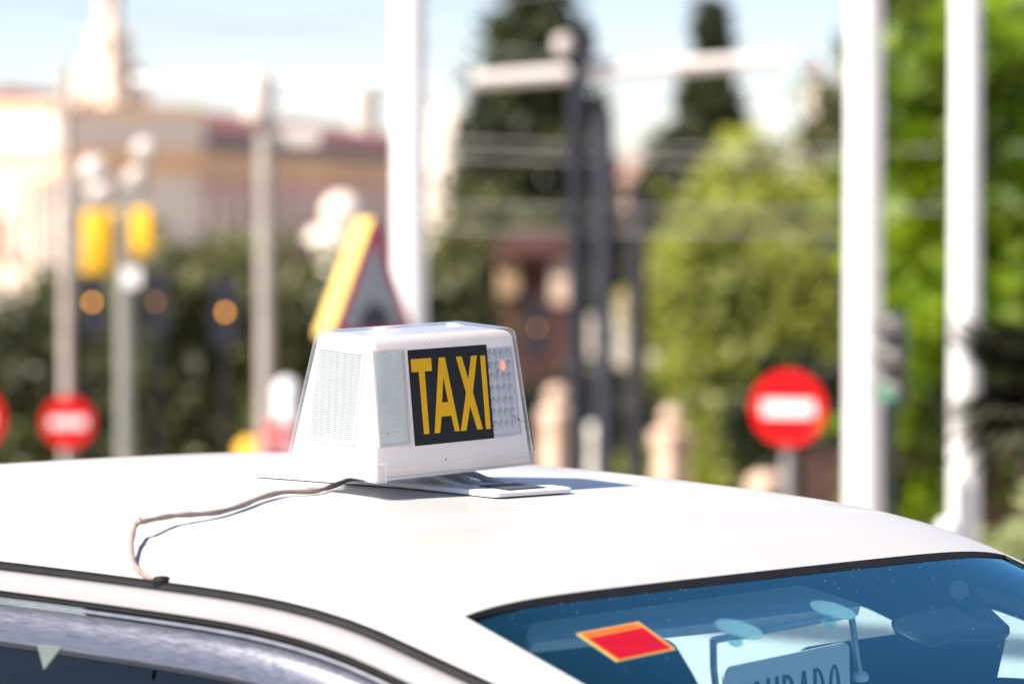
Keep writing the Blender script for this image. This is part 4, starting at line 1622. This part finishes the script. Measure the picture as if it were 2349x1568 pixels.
# slim cream tower between the trees on the right
b0 = P2(1868, 190) + Vector((0, 0, ground_z(190)))
kx = 190 / FPX
tw = thing('slim_tower', b0, 'slim cream tower far off between the cypress and the white pole', 'tower')
for (y0, y1, wpx, nm) in ((620, 300, 62, 'base'), (300, 288, 74, 'ledge'), (288, 215, 52, 'storey'), (215, 205, 62, 'ledge'), (205, 172, 34, 'storey')):
    wv = wpx * kx / 1.41
    MB().loft([[Matrix.Rotation(R(-40), 4, 'Z') @ Vector((x, y, z)) for x, y in rrect(wv, wv, wv * .04)] for z in (zpx(y0), zpx(y1))]).build(nm, M_cream, tw)
wv = 34 * kx / 1.41
MB().lathe([(wv * .8, zpx(172)), (wv * .4, zpx(150)), (.04, zpx(120))], 8).build('spire', M_tile, tw)

# small house between the cypresses
b0 = P2(1462, 150) + Vector((0, 0, ground_z(150)))
kx = 150 / FPX
ho = thing('house', None, 'pale pink house with red roof between the two cypresses', 'building', M=Matrix.Translation(b0) @ Matrix.Rotation(R(-30), 4, 'Z'))
ze = zpx(412)
MB().box((-2.2, -1.5, 0), (2.2, 3.5, ze)).build('wall', mat('pink_wall', (0.50, 0.33, 0.28), rough=0.9, noise=0.15, nscale=.8), ho)
m = MB()
m.loft([[(x, -1.9, ze), (x, 1.0, ze + .9), (x, 3.9, ze)] for x in (-2.5, 2.5)])
m.build('roof', mat('faded_tile', (0.42, 0.25, 0.21), rough=0.85, noise=0.2, nscale=1.5), ho)
for x in (-1.4, .4):
    f_ = MB().box((x, -1.56, ze - 1.9), (x + .9, -1.5, ze - .6)).build('window', M_cream, ho)
    MB().box((x + .12, -1.58, ze - 1.8), (x + .78, -1.561, ze - .7)).build('pane', M_window, f_)
# cream house just right of the tall white pole
b0 = P2(1030, 235) + Vector((0, 0, ground_z(235)))
kx = 235 / FPX
ho = thing('end_pavilion', None, 'small sunlit cream pavilion at the far end of the wing', 'building', M=Matrix.Translation(b0) @ Matrix.Rotation(R(-38), 4, 'Z'))
MB().box((-1.2, -1.2, 0), (1.2, 1.2, zpx(280))).build('wall', M_cream, ho)
MB().box((-1.4, -1.4, zpx(280)), (1.4, 1.4, zpx(268))).build('cornice', M_cream, ho)
MB().lathe([(1.25, zpx(268)), (.9, zpx(252)), (.1, zpx(246))], 12).build('dome', M_cream, ho, smooth=True)


# ---------------------------------------------------------------- trees and other greenery
def leaves_mesh(name, centers, size, material, parent, aspect=1.6):
    """one mesh of small leaf cards at the given centres, each randomly turned"""
    n_ = len(centers)
    a = rng.normal(size=(n_, 3))
    a /= np.linalg.norm(a, axis=1, keepdims=True)
    b_ = rng.normal(size=(n_, 3))
    b_ -= a * (a * b_).sum(1, keepdims=True)
    b_ /= np.linalg.norm(b_, axis=1, keepdims=True)
    s = size * rng.uniform(.6, 1.3, (n_, 1))
    a = a * s * .5
    b_ = b_ * s * .5 * aspect
    v = np.empty((n_, 4, 3))
    v[:, 0], v[:, 1], v[:, 2], v[:, 3] = centers - b_, centers + a * .8, centers + b_, centers - a * .8
    me = bpy.data.meshes.new(name)
    me.vertices.add(n_ * 4)
    me.vertices.foreach_set('co', v.ravel())
    me.loops.add(n_ * 4)
    me.loops.foreach_set('vertex_index', np.arange(n_ * 4))
    me.polygons.add(n_)
    me.polygons.foreach_set('loop_start', np.arange(0, n_ * 4, 4))
    me.polygons.foreach_set('loop_total', np.full(n_, 4))
    me.materials.append(material)
    me.update(calc_edges=True)
    o = bpy.data.objects.new(name, me)
    COL.objects.link(o)
    o.parent = parent
    return o


def tree(name, px, d, prof, label, cat, n_cl, n_leaf, size, clump, material, group=None, depth=1.0, trunk_r=.15, yoff=0.0, limbs=6):
    """prof: (photo y, half width in photo px, centre offset px) from the top down; the crown fills that outline all round"""
    b0 = base_at(px, d)
    o = thing(name, b0, label, cat, group)
    k = d / FPX
    zs = np.array([zat(p[0], d, px) - b0.z for p in prof])[::-1]
    rs = np.array([p[1] * k for p in prof])[::-1]
    os_ = np.array([(p[2] if len(p) > 2 else 0) * k for p in prof])[::-1]
    zt_, zb_ = zs[-1], zs[0]
    MB().tube([(0, 0, 0), (os_[0] * .5, 0, zb_ * .6 + .2), (np.interp((zt_ + zb_) / 2, zs, os_), 0, (zt_ + zb_) / 2), (np.interp(zt_ * .85, zs, os_), 0, zt_ * .85)],
              [trunk_r, trunk_r * .85, trunk_r * .55, trunk_r * .2], 10).build('trunk', M_bark, o, smooth=True)
    cs = []
    while len(cs) < n_cl:
        z = rng.uniform(zb_, zt_)
        r_ = np.interp(z, zs, rs)
        if rng.uniform() > r_ / rs.max() + .05:
            continue
        q = math.sqrt(rng.uniform(.12, 1.0))
        a_ = rng.uniform(0, 2 * math.pi)
        cs.append((np.interp(z, zs, os_) + r_ * q * math.cos(a_), r_ * depth * q * math.sin(a_) + yoff, z))
    cs = np.array(cs)
    for c in cs[:limbs]:
        m = MB()
        zz = max(c[2] - abs(c[0]) * .6 - .3, zb_ * .5 + .1)
        m.tube([(np.interp(zz, zs, os_), 0, zz - .0), Vector(c) * .6 + Vector((np.interp(zz, zs, os_), 0, zz)) * .4, c], [trunk_r * .4, trunk_r * .25, trunk_r * .08], 6)
        m.build('limb', M_bark, o, smooth=True)
    idx = rng.integers(0, n_cl, n_leaf)
    sg = clump * rng.uniform(.6, 1.3, n_cl)[idx][:, None]
    pts = cs[idx] + rng.normal(size=(n_leaf, 3)) * sg * np.array([1, 1, .75])
    pts[:, 2] = np.maximum(pts[:, 2], .03)
    leaves_mesh('crown', pts, size, material, o)
    return o


G_CY = 'cypress trees against the sky'
tree('cypress', 1245, 80, [(-70, 40, 0), (0, 78, -8), (60, 88, -8), (130, 105, -15), (200, 135, -20), (280, 165, -20), (400, 190, -10), (520, 195, 0), (640, 185, 0), (720, 170, 0)],
     'tall broad dark cypress in the middle, cut by the top edge', 'tree', 200, 13000, .24, .22, L_cypress, G_CY, trunk_r=.2)
tree('cypress', 1628, 85, [(-14, 3, 4), (50, 18, 2), (120, 30, 0), (200, 46, -4), (280, 72, -12), (360, 112, -24), (440, 150, -26), (560, 175, -20)],
     'slender pointed cypress right of the middle', 'tree', 180, 12000, .2, .15, L_cypress, G_CY, trunk_r=.12)
G_T = 'leafy trees behind the taxi'
tree('leafy_tree', 1680, 58, [(345, 12, 15), (395, 38, 30), (440, 75, 42), (520, 130, 42), (600, 170, 32), (700, 205, 20), (800, 225, 20), (900, 220, 10), (1000, 210, 0), (1120, 190, 0)],
     'rounded yellow-green tree behind the bright red sign', 'tree', 210, 17000, .2, .26, L_olive, G_T, depth=.8)
tree('leafy_tree', 1925, 62, [(215, 26, 0), (300, 60, 0), (400, 80, -5), (520, 90, 0), (700, 90, 0), (900, 90, 0)],
     'olive green tree partly hidden behind the left one of the right poles', 'tree', 60, 4500, .2, .25, L_hedge, G_T, depth=.8)
tree('leafy_tree', 2290, 32, [(40, 60, 60), (110, 150, 40), (190, 225, 20), (300, 262, 0), (480, 268, 0), (640, 262, 0), (800, 268, 0), (960, 275, 0), (1150, 270, 0)],
     'big vivid green tree filling the right edge behind the poles', 'tree', 50, 9500, .15, .27, L_vivid, G_T, depth=.7, trunk_r=.2)
tree('leafy_tree', 2180, 42, [(-300, 180, 60), (-100, 200, 60), (200, 190, 60), (600, 200, 50), (1000, 220, 30), (1180, 220, 30)],
     'dark-leaved tree behind the vivid green one', 'tree', 90, 11000, .22, .3, L_dark, G_T, depth=.5, trunk_r=.2)
tree('leafy_tree', 1130, 70, [(480, 70, 0), (560, 130, 0), (700, 150, 0), (850, 150, 0), (1000, 140, 0)],
     'dark green bushy tree below the tall cypress, left of the dark masts', 'tree', 60, 6000, .22, .3, L_hedge, G_T, depth=.6)
# hedge row on the left: separate bushes
hb = [(60, 46, 690, 175, 'dark olive bush at the far left behind the no-entry sign'), (235, 48, 640, 150, 'olive bush behind the yellow signal post'), (430, 46, 572, 190, 'tallest dark green bush of the left row, behind the bright amber lamp'),
      (600, 50, 600, 165, 'dark bush behind the grey lamp post with white head'), (755, 48, 628, 150, 'green bush behind the warning sign'), (960, 50, 640, 150, 'green bush behind the first white pole')]
for px, d, yt, hw_, lb in hb:
    tree('bush', px, d, [(yt, hw_ * .3, 0), (yt + 50, hw_ * .72, 0), (yt + 130, hw_ * .95, 0), (yt + 260, hw_, 0), (yt + 420, hw_, 0), (1150, hw_ * .9, 0)],
         lb, 'bush', 75, 7000, .17, .24, L_hedge, 'bushes in a row at the left', depth=.8, trunk_r=.09)
for px, d, yt, hw_, lb, mt in ((1330, 52, 840, 200, 'dark bush at the foot of the dark masts', L_dark), (1600, 50, 1010, 170, 'low green bush under the yellow-green tree', L_olive),
                               (1860, 46, 860, 150, 'dark bush behind the railing at the right', L_dark), (2110, 36, 1000, 130, 'dark bush between the two right white poles', L_dark)):
    tree('bush', px, d, [(yt, hw_ * .3, 0), (yt + 50, hw_ * .75, 0), (yt + 130, hw_, 0), (1180, hw_, 0)], lb, 'bush', 50, 4500, .16, .22, mt, 'low bushes behind the taxi', depth=.7, trunk_r=.07)

# fan palm whose fronds cross the right pole
PD = 14.0
b0 = base_at(2420, PD)
pa = thing('palm', b0, 'dark palm at the right edge with fronds across the white pole', 'tree')
hc = at(2420, 880, PD) - b0
MB().lathe([(.17, 0), (.14, .4), (.13, hc.z * .7), (.15, hc.z)], 14).build('trunk', M_bark, pa, smooth=True)
fr0 = 0
for k in range(56):
    az = rng.uniform(0, 2 * math.pi) if k > 16 else math.pi + rng.uniform(-.7, .7)
    el = rng.uniform(-.75, .75)
    ln = rng.uniform(.26, .42)
    dv = Vector((math.cos(az) * math.cos(el), math.sin(az) * math.cos(el), math.sin(el)))
    m = MB()
    e_ = hc + dv * .14
    m.tube([hc, e_], [.008, .005], 5)
    sidev = dv.cross(Vector((0, 0, 1))).normalized()
    for j in range(11):
        a_ = -1.0 + 2.0 * j / 10
        tip = e_ + (dv * math.cos(a_) + sidev * math.sin(a_)).normalized() * ln * (1 - .2 * abs(a_)) - Vector((0, 0, .05 * rng.uniform(0, 1)))
        wv = (tip - e_).cross(Vector((0, 0, 1))).normalized() * .03
        md = e_.lerp(tip, .5)
        m.add([e_, md + wv, tip, md - wv], [(0, 1, 2, 3)])
    m.build('frond', L_palm, pa)

# pale shrub at the lower right
tree('shrub', 2400, 11.5, [(1125, 35, 20), (1180, 70, 10), (1260, 110, 0), (1400, 130, 0), (1700, 120, 0)], 'pale green shrub at the lower right edge, just past the roof', 'shrub', 70, 6500, .035, .045, L_pale, trunk_r=.03)
